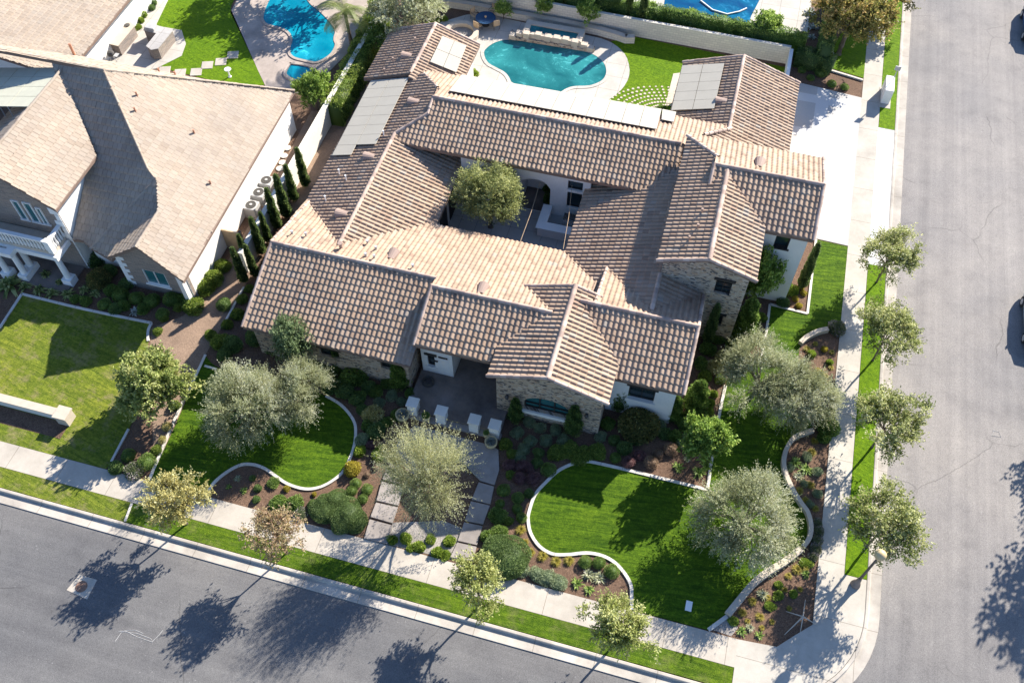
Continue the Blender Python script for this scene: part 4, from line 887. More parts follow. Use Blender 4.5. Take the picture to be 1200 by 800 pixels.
p = W(177, 33, 1.1); MB().box(-.4, -.3, 1.052, .4, .3, 1.3).build('grill_lid', M['metal'], k2, bevel=.04).location = (p[0] - k2.location.x, p[1] - k2.location.y, 0)
p = W(131, 66, .5); g = empty('portable_grill', (p[0], p[1], 0), 'small black portable grill cart near the neighbour wall', 'grill')
MB().lathe([(.05, .5), (.26, .62), (.28, .78), (.2, .92), (.05, .96)], (0, 0, 0), 12).build('bowl', M['dmetal'], g)
for a in range(3): MB().tube([(.1 * math.cos(a * 2.1), .1 * math.sin(a * 2.1), .55), (.3 * math.cos(a * 2.1), .3 * math.sin(a * 2.1), .03)], .02, 6).build('leg', M['metal'], g)
MB().box(.3, -.2, .68, .6, .2, .72).build('shelf', M['metal'], g)
p = W(267.5, 84, .5); g = empty('bird_bath', (p[0], p[1], 0), 'white pedestal sprinkler ornament on the neighbour back lawn', 'ornament')
MB().lathe([(.14, .03), (.06, .12), (.05, .6)], (0, 0, 0), 10).build('pedestal', M['white'], g); MB().lathe([(.05, .6), (.26, .7), (.24, .74), (.08, .72)], (0, 0, 0), 14).build('bowl', M['white'], g)

# ------------------------------------------------------------------ the neighbour's house
NH = empty('neighbour_house', (-36, 33, 0), 'two-storey neighbour house with flat tile hip roof and columned porch', 'house')
class Off:  # children are written in world coordinates
    pass
NH.location = (0, 0, 0)
PP = .70; ZR, YR = 8.87, 37.48
PE = (3 - PP * 27.79, -PP, 0); PS = (ZR - PP * YR, 0, PP); PNn = (ZR + .775 * YR, 0, -.775)
def wp(qs, pl): return [WP(*q, *pl)[:2] for q in qs]
roof(NH, 'E', -36.24, 3 - PP * 27.79 + PP * 36.24, wp([(121, 83), (173, 198), (184, 212), (185, 247), (160, 290), (215, 330), (345, 107)], PE), PP, True)
roof(NH, 'S', YR, ZR, wp([(60, 72), (121, 83), (173, 198), (184, 212), (185, 247), (131, 305), (107, 291), (97, 282)], PS)[:] + [(-35.9, 28.9), (-35.9, 32.5)], PP, True)
roof(NH, 'N', YR, ZR + .01, wp([(121, 83), (345, 107), (268, 97), (240, 94), (96, 67), (0, 54), (-60, 44), (-60, 52), (0, 60)], PNn), .775, True)
roof(NH, 'E', -39.02, 8.6, [(-39.02, 28.5), (-35.38, 28.5), (-35.38, 33.1), (-39.02, 37.2)], PP, True)
roof(NH, 'W', -39.02, 8.6, [(-39.02, 28.5), (-39.02, 37.5), (-42.9, 37.5), (-42.9, 28.5)], PP, True)
roof(NH, 'W', -30.45, 4.84, [(-30.45, 28.05), (-30.45, 31.0), (-33.0, 31.0), (-33.0, 28.05)], PP, True)
roof(NH, 'E', -52.0, 2.7 + .4 * 7.4, [(-52, 40.7), (-44.6, 42.3), (-44.6, 62), (-52, 62)], .4, True)
def ncap(a, b, **k): return caps(NH, a, b, r=.09, m='shake', k=5, **k)
ncap((-46, YR, ZR + .03), (-36.24, YR, ZR + .03)); ncap((-36.24, YR, ZR + .02), (-31.95, 33.05, 5.95)); ncap((-36.24, YR, ZR + .04), (-28.05, 44.82, 3.2)); ncap((-39.02, 28.5, 8.63), (-39.02, 37.3, 8.63)); ncap((-30.45, 28.05, 4.87), (-30.5, 30.95, 4.87))
ncap(tuple(WP(178, 215, *PS)), tuple(WP(107, 291, *PS)), seg=.5)
# neighbour walls
mb = MB()
mb.box(-28.6, 28.0, 0, -28.3, 44.3, 3.1); mb.box(-42.5, 29.06, 0, -36.0, 29.4, 5.9); mb.box(-36.3, 29.05, 0, -35.99, 33.2, 5.95); mb.box(-36.2, 33.2, 0, -28.61, 43.6, 2.85)
mb.box(-35.6, 29.6, 0, -33.6, 33.1, 2.6)
mb.box(-52, 43, 0, -45.1, 61, 2.6)
mb.build('wall', M['stucco'], NH)
gw = MB(); wall_panel(gw, -32.8, 28.45, 0, [(0, 0), (4.55, 0), (4.55, 3.0), (2.35, 4.5), (0, 2.95)], [rect(1.48, .75, 3.02, 2.1)], .25); gw.build('wall', M['ledge'], NH)
for i in range(10):
    wd = .55 if i % 2 else .3
    MB().box(-32.8, 28.42, i * .29, -32.8 + wd, 28.449, i * .29 + .27).build('quoin', M['white'], NH); MB().box(-28.26 - wd, 28.42, i * .28, -28.26, 28.448, i * .28 + .26).build('quoin', M['white'], NH)
    MB().box(-36.0 - wd, 28.97, i * .55, -36.0, 28.999, i * .55 + .5).build('quoin', M['white'], NH)
window(NH, -32.8, 28.45, 0, 1.48, .75, 3.02, 2.1, frame='white', glass='glass_teal', bars=1, depth=.08, sill='white', label='wide two-pane front window')
gw = MB(); wall_panel(gw, -42.5, 29.0, 0, [(0, 2.9), (6.5, 2.9), (6.5, 6.05), (3.48, 8.1), (0, 5.7)], [rect(3.5, 3.75, 4.0, 5.45), rect(4.28, 3.8, 4.85, 5.5), rect(5.05, 3.75, 5.4, 5.25)], .05); gw.build('wall', M['ledge'], NH)
for a_, b_, c_ in ((3.5, 4.0, 5.45), (4.28, 4.85, 5.5), (5.05, 5.4, 5.25)): window(NH, -42.5, 29.0, 0, a_, 3.77, b_, c_, frame='white', glass='glass_teal', depth=-.03, sill='white')
MB().box(-42.45, 28.94, 0, -36.1, 28.998, 2.6).build('wall', M['ledge'], NH)
bx0, bx1, by0, by1 = -44.0, -36.4, 27.6, 28.93
MB().box(bx0, by0, 2.7, bx1, by1, 2.98).build('balcony_floor', M['stonecap'], NH)
MB().box(bx0, by0 - .15, 2.35, bx1 + .15, by0 + .2, 2.698).box(bx1 - .2, by0 + .21, 2.35, bx1 + .15, by1, 2.698).build('balcony_beam', M['white'], NH)
MB().box(bx0, by0 - .08, 3.88, bx1 + .1, by0 + .16, 4.0).box(bx1 - .14, by0 + .161, 3.88, bx1 + .1, by1, 4.0).box(bx1 - .2, by0 - .12, 2.99, bx1 + .14, by0 + .2, 4.05).build('handrail', M['white'], NH)
for i in range(26): MB().lathe([(.05, 2.99), (.08, 3.15), (.045, 3.5), (.07, 3.75), (.05, 3.879)], (bx1 - .4 - i * .24, by0 + .05, 0), 6).build('baluster', M['white'], NH)
for i in range(5): MB().lathe([(.05, 2.99), (.08, 3.15), (.045, 3.5), (.07, 3.75), (.05, 3.879)], (bx1 - .02, by0 + .4 + i * .22, 0), 6).build('baluster', M['white'], NH)
for x, y in ((bx1 - .1, by0 + .05), (-39.35, by0 - .35), (-39.35, by0 + .3), (-40.5, by0 - .5)):
    MB().lathe([(.21, .55), (.2, .6), (.17, 2.25), (.22, 2.349)], (x, y, 0), 14).build('column', M['white'], NH); MB().box(x - .32, y - .32, 0, x + .32, y + .32, .549).build('column_base', M['white'], NH)
MB().box(-39.6, by0 - .7, 2.35, -39.1, by0 - .151, 2.697).box(-44, by0 - .7, 2.36, -39.61, by0 - .3, 2.695).build('balcony_beam', M['white'], NH)
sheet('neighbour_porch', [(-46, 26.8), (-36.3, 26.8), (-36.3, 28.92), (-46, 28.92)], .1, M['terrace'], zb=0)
n = np.array([-.22, 0, 1.]); n /= np.linalg.norm(n)
for i in range(4):
    for j in range(4):
        x0 = -39.2 - j * 1.72; y0 = 33.75 + i * .93
        P = [np.array((x, y, 8.5 + .22 * (x + 39.02))) for x, y in ((x0, y0), (x0, y0 + .9), (x0 - 1.68, y0 + .9), (x0 - 1.68, y0))]
        V = [p for p in P] + [p + n * .04 for p in P]
        o = MB().add(V, [(3, 2, 1, 0), (4, 5, 6, 7), (0, 1, 5, 4), (1, 2, 6, 5), (2, 3, 7, 6), (3, 0, 4, 7)]).build('solar_panel', M['solar2'], NH)
        for q in P: MB().tube([tuple(q), (q[0], q[1], max(5.6, 8.42 - PP * abs(q[0] + 39.02)))], .02, 4).build('mounting_leg', M['metal'], o)
for q, pl in (((161, 113), PE), ((159, 131), PE), ((228, 157), PE), ((247, 216), PE), ((187, 85), PNn), ((206, 89), PNn)):
    p = WP(*q, *pl); MB().tube([(p[0], p[1], p[2] - .1), (p[0], p[1], p[2] + .35)], .06, 7).build('vent_pipe', M['copper'], NH)
p = WP(88, 66, *PNn); MB().tube([(p[0], p[1], p[2] - .3), (p[0], p[1], p[2] + 1.0)], .09, 8).build('vent_pipe', M['copper'], NH)
# front-left garden wall with pillar
GW = empty('low_garden_wall', (*W(35, 480)[:2], 0), 'low pale wall with square end pillar on the neighbour lawn', 'garden wall')
bx_, by_ = GW.location.x, GW.location.y
y_ = 18.55 - by_; MB().box(-60 - bx_, y_, 0, -31.8 - bx_, y_ + .35, .62).build('body', M['stucco_cream'], GW); MB().box(-60 - bx_, y_ - .06, .622, -31.8 - bx_, y_ + .41, .7).build('cap', M['stonecap'], GW)
MB().box(-31.79 - bx_, y_ - .2, 0, -31.1 - bx_, y_ + .5, .78).box(-31.85 - bx_, y_ - .26, .782, -31.04 - bx_, y_ + .56, .87).build('end_pillar', M['stonecap'], GW)
sheet('planter_bed', [(-60, 17.5), (-31.2, 17.5), (-31.2, 18.5), (-60, 18.5)], .04, M['mulch'], zb=0)
# AC units
for q, lb_ in (((312, 211), 'farthest up the side path'), ((303, 225), 'middle one of the three'), ((294, 240), 'closest to the front')):
    p = W(*q, .8); E_ = empty('air_conditioner', (p[0], p[1], 0), 'grey air conditioner unit by the neighbour wall, ' + lb_, 'air conditioner', 'three air conditioner units between the houses')
    MB().box(-.42, -.42, .06, .42, .42, .8).build('casing', M['metal'], E_, bevel=.03); MB().lathe([(.34, .80), (.34, .83), (.3, .835), (.3, .82)], (0, 0, 0), 18).build('fan_grille', M['dmetal'], E_)
    MB().lathe([(.1, .836), (.1, .86), (.02, .87)], (0, 0, 0), 10).build('fan_hub', M['metal'], E_); MB().box(-.5, -.5, 0, .5, .5, .055).build('pad', M['walk_x'], E_)
for i, q in enumerate(((337, 174), (333, 183), (331, 191), (328, 198))):
    p = W(*q); o = tag(MB().lathe([(.24, 0), (.26, .04), (.22, .055)], (0, 0, 0), 12).build('round_stepping_stone', M['strip']), '%s round stepping stone from the top between the houses' % ['first', 'second', 'third', 'fourth'][i], 'stepping stone', 'round stepping stones between the houses'); o.location = (p[0], p[1], 0.02)
sg = empty('side_gate', (*W(262, 288)[:2], 0), 'dark timber gate with tan wall between the two houses', 'gate'); MB().box(-.1, -.05, 0, 1.5, .05, 1.7).build('leaf', M['wood'], sg); MB().box(1.55, -.07, 0, 1.68, .07, 1.9).box(-.22, -.07, 0, -.11, .07, 1.9).build('post', M['dmetal'], sg)

# ------------------------------------------------------------------ street furniture, cars
def lamp(p, h, label, globe=True):
    E_ = empty('street_lamp', (p[0], p[1], 0), label, 'street lamp')
    MB().lathe([(.26, .03), (.24, .2), (.14, .45), (.10, .9)], (0, 0, 0), 12).build('base', M['terrace'], E_)
    MB().tube([(0, 0, .85), (0, 0, h - .32)], [.075, .055], 10).build('pole', M['bark'], E_)
    MB().lathe([(.08, -.34), (.17, -.28), (.26, -.15), (.28, 0), (.25, .13), (.15, .24), (.03, .28)], (0, 0, h), 18).build('globe', M['globe'], E_, smooth=True)
lamp((12.38, 20.85), 4.0, 'globe street lamp on the sidewalk corner')
E_ = empty('sign_pole', (12.25, 59.5, 0), 'thin metal sign pole leaning over the white utility box', 'sign'); MB().tube([(0, 0, 0), (0, 0, 2.5)], .035, 8).build('pole', M['metal'], E_); MB().box(-.2, -.03, 2.2, .2, .03, 2.55).build('sign_plate', M['metal'], E_)
E_ = empty('utility_box', (12.1, 59.2, 0), 'white metal utility cabinet on the verge beside the driveway', 'utility box')
MB().box(-.3, -.85, .05, .3, .85, 1.25).build('cabinet', M['white'], E_, bevel=.02); MB().box(-.42, -1.3, 0, .42, .95, .06).build('pad', M['walk_x'], E_); MB().box(-.306, -.02, .12, -.302, .02, 1.2).build('door_seam', M['dmetal'], E_)
p = W(807, 710); tag(MB().box(-.16, -.26, 0, .16, .26, .06).build('valve_box', M['white']), 'small white utility lid lying in the front lawn', 'valve box').location = (p[0], p[1], 0.01)
def car(x, y, rz, paint, label):
    E_ = empty('parked_car', (x, y, -.12), label, 'car', None, rz)
    # body sections along y: (y, halfwidth, z_low, z_belt, z_roof, roof halfwidth)
    S = [(-2.35, .62, .35, .62, .64, .5), (-2.2, .84, .25, .78, .8, .7), (-1.3, .92, .2, .9, .93, .76), (-.75, .93, .2, .95, 1.28, .66), (-.1, .93, .2, .96, 1.45, .62), (.8, .93, .2, .97, 1.46, .62), (1.5, .92, .2, .98, 1.3, .66), (2.05, .88, .22, .98, 1.0, .74), (2.35, .78, .32, .86, .88, .6)]
    V = []; F = []
    for (yy, hw, zl, zb, zr, rw) in S: V += [(-hw * .9, yy, zl), (-hw, yy, (zl + zb) / 2), (-hw * .96, yy, zb), (-rw, yy, zr), (0, yy, zr + .03), (rw, yy, zr), (hw * .96, yy, zb), (hw, yy, (zl + zb) / 2), (hw * .9, yy, zl)]
    for i in range(len(S) - 1):
        for j in range(8): F.append((i * 9 + j, i * 9 + j + 1, (i + 1) * 9 + j + 1, (i + 1) * 9 + j))
    F += [tuple(range(9)), tuple(reversed([len(V) - 9 + j for j in range(9)]))]
    MB().add(V, F).build('body', M[paint], E_, smooth=True)
    gl = MB()
    def q4(a, b, c_, d, o=.012): gl.add([tuple(Vector(t) + Vector((0, 0, o))) for t in (a, b, c_, d)], [(0, 1, 2, 3)])
    g_ = lambda i, j: Vector(V[i * 9 + j])
    for sd in (-1, 1):
        P = [(sd * .905, -.62, 1.0), (sd * .905, 1.35, 1.02), (sd * .70, 1.2, 1.33), (sd * .66, 0, 1.42), (sd * .70, -.55, 1.30)]; gl.add([(a[0] * 1.01, a[1], a[2]) for a in P], [(0, 1, 2, 3, 4)])
    gl.add([(-.7, -1.25, .965), (.7, -1.25, .965), (.6, -.7, 1.31), (-.6, -.7, 1.31)], [(0, 1, 2, 3)]); gl.add([(-.66, 2.0, 1.03), (.66, 2.0, 1.03), (.6, 1.52, 1.33), (-.6, 1.52, 1.33)], [(0, 1, 2, 3)])
    gl.build('window_glass', M['glass'], E_)
    for sx in (-1, 1):
        for yy in (-1.45, 1.4):
            wh = MB().tube([(sx * .74, yy, .34), (sx * .95, yy, .34)], .34, 18).build('wheel', M['rubber'], E_); MB().tube([(sx * .951, yy, .34), (sx * .965, yy, .34)], .2, 14).build('rim', M['metal'], wh)
        MB().box(sx * .93 - .04, -.72, 1.0, sx * .93 + .12 * sx + .04, -.52, 1.12).build('wing_mirror', M[paint], E_)
        MB().box(sx * .62 - .14, -2.36, .56, sx * .62 + .14, -2.28, .66).build('headlight', M['white'], E_)
car(22.05, 40.5, 0, 'carpaint2', 'silver car parked on the right street at the picture edge')
car(23.0, 70.5, 0, 'carpaint', 'blue car parked on the right street near the top corner')
# small street details
ch = MB()
def scr(pts, z=-.117, r=.011):
    P = [W(*q) for q in pts]; ch.tube([(a[0], a[1], z) for a in P], r, 4)
scr([(134, 750), (141, 740), (146, 738), (160, 745), (178, 751), (176, 747), (160, 741), (140, 738)]); scr([(138, 739), (150, 737), (158, 737), (167, 741)]); scr([(178, 750), (186, 742), (190, 737)])
tag(ch.build('chalk_scribble', M['chalk']), 'white chalk scribble on the front street asphalt', 'road marking')
ch = MB(); scr([(1164, 503), (1172, 505), (1174, 511), (1163, 509), (1166, 503)]); tag(ch.build('chalk_scribble', M['chalk']), 'small white scribble on the right street asphalt', 'road marking')
dw = MB(); c_ = W(941, 722, .3)
for a, l in ((85, 1.0), (170, .8), (235, 1.3), (-90, .7), (-10, .8)): dw.tube([(c_[0], c_[1], .3), (c_[0] + l * math.cos(R(a)), c_[1] + l * math.sin(R(a)), .05)], [.038, .015], 6)
tag(dw.build('driftwood_star', M['stonecap']), 'star-shaped bleached driftwood piece in the corner mulch bed', 'driftwood')
mb = MB(); c_ = W(502, 448, .3)
for i in range(6): rr = .34 - (i % 3) * .05; mb.tube([(c_[0] + rr * math.cos(t), c_[1] + rr * math.sin(t), .34 + i * .035) for t in np.linspace(0, 2 * math.pi, 15)], .03, 5, cap=False)
tag(mb.build('garden_hose', M['dmetal']), 'coiled dark hose beside the white entry wall', 'hose')

# ------------------------------------------------------------------ vegetation
def leaves(P, D, l, w_, rng, rnd, curl=.0):
    """diamond leaves at points P pointing along D"""
    n = len(P); D = D / (np.linalg.norm(D, axis=1, keepdims=True) + 1e-9)
    r = rng.normal(size=(n, 3)); S = np.cross(D, r); S /= (np.linalg.norm(S, axis=1, keepdims=True) + 1e-9)
    L = l * rng.uniform(.6, 1.3, (n, 1)); Wd = w_ * rng.uniform(.7, 1.2, (n, 1))
    V = np.stack([P, P + D * L * .5 + S * Wd, P + D * L, P + D * L * .5 - S * Wd], 1).reshape(-1, 3)
    F = np.arange(4 * n).reshape(n, 4); return V, F, rnd
def unit(rng, n): v = rng.normal(size=(n, 3)); return v / np.linalg.norm(v, axis=1, keepdims=True)
def core(r, rng, n1=10, n2=16, zmin=0.):
    V = []; F = []
    for i in range(n1 + 1):
        t = math.pi * i / n1
        for j in range(n2):
            a = 2 * math.pi * j / n2; rr = rng.uniform(.9, 1.08)
            V.append((r[0] * math.sin(t) * math.cos(a) * rr, r[1] * math.sin(t) * math.sin(a) * rr, max(zmin, r[3] + r[2] * math.cos(t) * rr)))
    for i in range(n1):
        for j in range(n2): F.append((i * n2 + j, (i + 1) * n2 + j, (i + 1) * n2 + (j + 1) % n2, i * n2 + (j + 1) % n2))
    return np.array(V), np.array(F)
def join_np(parts):
    Vs, Fs, Rs = [], [], []; o = 0
    for V, F, r_ in parts: Vs.append(V); Fs.append(F + o); Rs.append(r_); o += len(V)
    return np.concatenate(Vs), np.concatenate(Fs), np.concatenate(Rs)
def shrub_mesh(name, leaf, seed, n=2600, dense=.12, lump=.15, l=.13, wd=.04, h=.85, up=.3, sx=1., corer=.82):
    """unit radius shrub sitting on z=0"""
    rng = np.random.default_rng(seed); d = unit(rng, n)
    d[:, 2] = np.abs(d[:, 2]) * rng.choice([1, 1, 1, -.25], n)
    lc = unit(rng, 14); lc[:, 2] = np.abs(lc[:, 2]); la_ = rng.uniform(-1, 1, 14)
    b = (np.exp(-((d[:, None] - lc[None]) ** 2).sum(-1) / .18) * la_[None]).sum(1)
    rr = (1 + lump * b) * (1 - np.abs(rng.normal(0, dense, n)))
    P = d * rr[:, None] * np.array([sx, 1, h]); P[:, 2] += h * .28; P[:, 2] = np.maximum(P[:, 2], .02)
    D = d + rng.normal(0, .7, (n, 3)) + np.array([0, 0, up])
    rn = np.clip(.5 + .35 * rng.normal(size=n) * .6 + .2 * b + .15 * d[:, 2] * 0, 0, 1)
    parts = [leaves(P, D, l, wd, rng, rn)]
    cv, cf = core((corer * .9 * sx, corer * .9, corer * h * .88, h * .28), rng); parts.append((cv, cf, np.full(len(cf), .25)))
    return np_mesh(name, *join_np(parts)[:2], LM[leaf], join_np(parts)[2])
def tuft_mesh(name, leaf, seed, n=260, l=1.1, wd=.03, spread=.8, dr=.5):
    rng = np.random.default_rng(seed); a = rng.uniform(0, 2 * np.pi, n); e = rng.uniform(.25, 1.45, n) ** 1
    D = np.stack([np.cos(a) * np.cos(e), np.sin(a) * np.cos(e), np.sin(e)], 1); P0 = np.stack([np.cos(a), np.sin(a), a * 0], 1) * rng.uniform(0, .2, (n, 1)) * spread
    L = l * rng.uniform(.6, 1.1, (n, 1)); S = np.stack([-np.sin(a), np.cos(a), a * 0], 1) * wd
    mid = P0 + D * L * .55; tip = mid + (D * np.array([1, 1, .25]) - np.array([0, 0, dr * .6])) * L * .45; tip[:, 2] = np.maximum(tip[:, 2], .03)
    V = np.stack([P0 - S, P0 + S, mid + S * .9, mid - S * .9, tip + S * .15, tip - S * .15], 1).reshape(-1, 3)
    b = np.arange(n)[:, None] * 6; F = np.concatenate([b + np.array([[0, 1, 2, 3]]), b + np.array([[3, 2, 4, 5]])]); r_ = rng.uniform(0, 1, n)
    return np_mesh(name, V, F, LM[leaf], np.concatenate([r_, r_]))
def column_mesh(name, leaf, seed, n=4200, l=.045, wd=.013, rad=.085, blunt=.5):
    rng = np.random.default_rng(seed); t = rng.uniform(0, 1, n) ** .85; a = rng.uniform(0, 2 * np.pi, n)
    prof = np.clip(1 - t, 0, 1) ** blunt * np.clip(t * 9 + .35, 0, 1)
    lump = 1 + .14 * np.sin(a * 3 + t * 17 + seed) + .1 * np.sin(a * 5 - t * 31)
    rr = rad * prof * lump * (1 - np.abs(rng.normal(0, .14, n)))
    P = np.stack([rr * np.cos(a), rr * np.sin(a), .03 + t * .94], 1)
    D = np.stack([np.cos(a) * .5, np.sin(a) * .5, np.full(n, 1.)], 1) + rng.normal(0, .35, (n, 3))
    rn = np.clip(.45 + .22 * rng.normal(size=n) + .22 * np.sin(a * 3 + t * 17 + seed), 0, 1)
    parts = [leaves(P, D, l, wd, rng, rn)]
    V = []; F = []; k = 12; Z = np.linspace(.03, .93, 10)
    for z in Z:
        t_ = (z - .03) / .94; q = rad * .78 * (1 - t_) ** blunt * min(1, t_ * 9 + .35)
        V += [(q * math.cos(2 * math.pi * j / k), q * math.sin(2 * math.pi * j / k), z) for j in range(k)]
    for i in range(9):
        for j in range(k): F.append((i * k + j, i * k + (j + 1) % k, (i + 1) * k + (j + 1) % k, (i + 1) * k + j))
    parts.append((np.array(V), np.array(F), np.full(len(F), .2)))
    J = join_np(parts); return np_mesh(name, J[0], J[1], LM[leaf], J[2])
def crown_mesh(name, leaf, seed, K=40, R3=(2, 2, 1.4), cz=2.6, shoots=14, sl=.6, per=9, l=.12, wd=.03, crad=.45, outb=.6, upb=.3, fill=1., hollow=.45, irr=.13, dn=.5, plume=0., al=.75):
    """crown of leafy shoots growing from K limb ends; returns mesh and limb end points"""
    rng = np.random.default_rng(seed); R3 = np.array(R3)
    d = unit(rng, K); az_ = np.arctan2(d[:, 1], d[:, 0]); d *= (1 + irr * np.sin(az_ * 3 + seed) + irr * .7 * np.sin(az_ * 5 + seed * 2))[:, None]; d[:, 2] = np.abs(d[:, 2]) * 1.0 - .75 * rng.random(K); r_ = rng.uniform(hollow, 1, K) ** .6
    C = d * r_[:, None] * R3 * .82; C[:, 2] += cz
    ns = K * shoots; ci = np.repeat(np.arange(K), shoots)
    off = unit(rng, ns) * (rng.random((ns, 1)) ** .5) * crad * rng.uniform(.6, 1.25, K)[ci][:, None]
    S0 = C[ci] + off
    od = (S0 - np.array([0, 0, cz - .5])) / R3; od /= np.linalg.norm(od, axis=1, keepdims=True)
    cd = (C[ci] - np.array([0, 0, cz - .4])) / R3; cd /= np.linalg.norm(cd, axis=1, keepdims=True)
    if plume: S0 = C[ci] + off * .45; od = od * (1 - plume) + plume * (cd * .75 + off / np.linalg.norm(off, axis=1, keepdims=True) * .75)
    D = od * outb + rng.normal(0, dn, (ns, 3)) + np.array([0, 0, upb]); D /= np.linalg.norm(D, axis=1, keepdims=True)
    SL = sl * rng.uniform(.5, 1.3, ns)
    t = np.tile(np.linspace(.05, 1, per), ns); si = np.repeat(np.arange(ns), per)
    P = S0[si] + D[si] * (SL[si] * t)[:, None] + rng.normal(0, .03, (ns * per, 3)); P[:, 2] -= (t ** 2 * .12 * SL[si])
    LD = D[si] * .7 + rng.normal(0, al, (ns * per, 3))
    tone = rng.normal(0, .15, K)[ci][si] + rng.normal(0, .12, ns)[si] + rng.normal(0, .17, ns * per) + .5 + .12 * (t - .5)
    V, F, rn = leaves(P, LD, l, wd, rng, np.clip(tone, 0, 1))
    return np_mesh(name, V, F, LM[leaf], rn), C
def trunk_mb(C, th, r0, cz, rng, lean=(0, 0), limbs=12):
    mb = MB(); f = Vector((lean[0], lean[1], th))
    mb.tube([(0, 0, -.05), (lean[0] * .2, lean[1] * .2, th * .35), (lean[0] * .6 + .03, lean[1] * .6, th * .7), tuple(f)], [r0 * 1.35, r0, r0 * .85, r0 * .75], 9)
    idx = np.argsort(-np.linalg.norm(C - np.array([0, 0, cz]), axis=1))[:limbs]
    for i in idx:
        e = Vector(C[i]); m_ = f.lerp(e, .5) + Vector((rng.normal(0, .08), rng.normal(0, .08), .12)); mb.tube([tuple(f), tuple(m_), tuple(e)], [r0 * .55, r0 * .3, r0 * .1], 6)
    return mb
def make_tree(kind, name, leaf, seed, th, r0, R3, cz, limbs=14, bark='bark', **kw):
    cm, C = crown_mesh(name + '_crown', leaf, seed, R3=R3, cz=cz, **kw)
    rng = np.random.default_rng(seed + 99); tb = trunk_mb(C, th, r0, cz, rng, limbs=limbs)
    me = bpy.data.meshes.new(name + '_trunk'); me.from_pydata(tb.v, [], tb.f); me.materials.append(M[bark]); me.update()
    return (cm, me)
def place_tree(proto, name, loc, label, cat='tree', group=None, s=1., rz=0, sz=None):
    E_ = empty(name, loc, label, cat, group, rz); E_.scale = (s, s, sz or s)
    link_mesh('crown', proto[0], E_); link_mesh('trunk', proto[1], E_); return E_
# street trees
stA = make_tree(0, 'st_a', 'street', 11, 1.7, .06, (1.85, 1.85, 1.25), 2.7, K=60, shoots=18, sl=.42, per=13, l=.115, wd=.032, crad=.32, hollow=.12)
stB = make_tree(0, 'st_b', 'street', 12, 1.7, .06, (1.9, 1.7, 1.3), 2.7, K=54, shoots=19, sl=.45, per=13, l=.115, wd=.032, crad=.35, hollow=.12)
stC = make_tree(0, 'st_c', 'autumn', 13, 1.6, .06, (1.7, 1.7, 1.35), 2.6, K=46, shoots=17, sl=.4, per=13, l=.12, wd=.034, crad=.34, hollow=.12)
stD = make_tree(0, 'st_d', 'red', 14, 1.5, .05, (1.55, 1.45, 1.2), 2.4, K=40, shoots=15, sl=.42, per=12, l=.11, wd=.03, crad=.34, hollow=.12)
stE = make_tree(0, 'st_e', 'lime_tree', 15, 1.6, .06, (1.8, 1.7, 1.2), 2.6, K=38, shoots=16, sl=.4, per=13, l=.12, wd=.034, crad=.32, hollow=.12)
stF = make_tree(0, 'st_f', 'lime_tree', 16, 1.6, .06, (1.9, 1.9, 1.25), 2.6, K=44, shoots=16, sl=.42, per=13, l=.12, wd=.034, crad=.34, hollow=.12)
SR = 'young trees in the right-hand verge'; SF = 'young trees in the front verge'
def at_c(px, py, z): q = W(px, py, z); return (q[0], q[1], 0)
place_tree(stA, 'street_tree', at_c(1043, 300, 2.6), 'pale young street tree farthest up the right verge', 'tree', SR, 1.08, .3)
place_tree(stB, 'street_tree', at_c(1040, 392, 2.7), 'pale young street tree second from the top of the right verge', 'tree', SR, 1.15, 1.9)
place_tree(stA, 'street_tree', at_c(1041, 495, 2.8), 'yellow-tipped young street tree third from the top of right verge', 'tree', SR, 1.2, 3.6)
place_tree(stB, 'street_tree', at_c(1037, 614, 2.9), 'largest right verge tree standing beside the globe street lamp', 'tree', SR, 1.22, 5.0)
place_tree(stC, 'street_tree', at_c(203, 590, 2.5), 'golden street tree at the left end of the front verge', 'tree', SF, 1.08, .4)
place_tree(stD, 'street_tree', at_c(326, 627, 2.3), 'small reddish street tree near the front sidewalk', 'tree', SF, 1.15, 1.1)
place_tree(stE, 'street_tree', at_c(560, 690, 2.5), 'yellow-green street tree in front of the entry steps', 'tree', SF, 1.08, 2.2)
place_tree(stF, 'street_tree', at_c(728, 733, 2.5), 'pale yellow-orange street tree farthest right on the front verge', 'tree', SF, 1.15, 4.0)
# trees across the street whose shade reaches the road
bg_ = make_tree(0, 'far_t', 'green', 17, 2.0, .12, (2.6, 2.6, 1.9), 3.6, K=60, shoots=16, sl=.6, per=8, l=.2, wd=.06, crad=.5)
place_tree(bg_, 'roadside_tree', (25.8, 34.8, 0), 'dark leafy tree across the right street above the other', 'tree', 'trees across the street')
place_tree(bg_, 'roadside_tree', (26.3, 30.0, 0), 'dark leafy tree across the right street near the corner', 'tree', 'trees across the street', 1.35, 2.0)
place_tree(bg_, 'shade_tree', (-36.3, 61.0, 0), 'leafy tree above the neighbour back lawn at the top edge', 'tree', None, 1.15, 1.0)
place_tree(bg_, 'shade_tree', (-31.0, 60.4, 0), 'leafy tree beyond the bright blue pool at the top edge', 'tree', None, 1.2, 3.0)
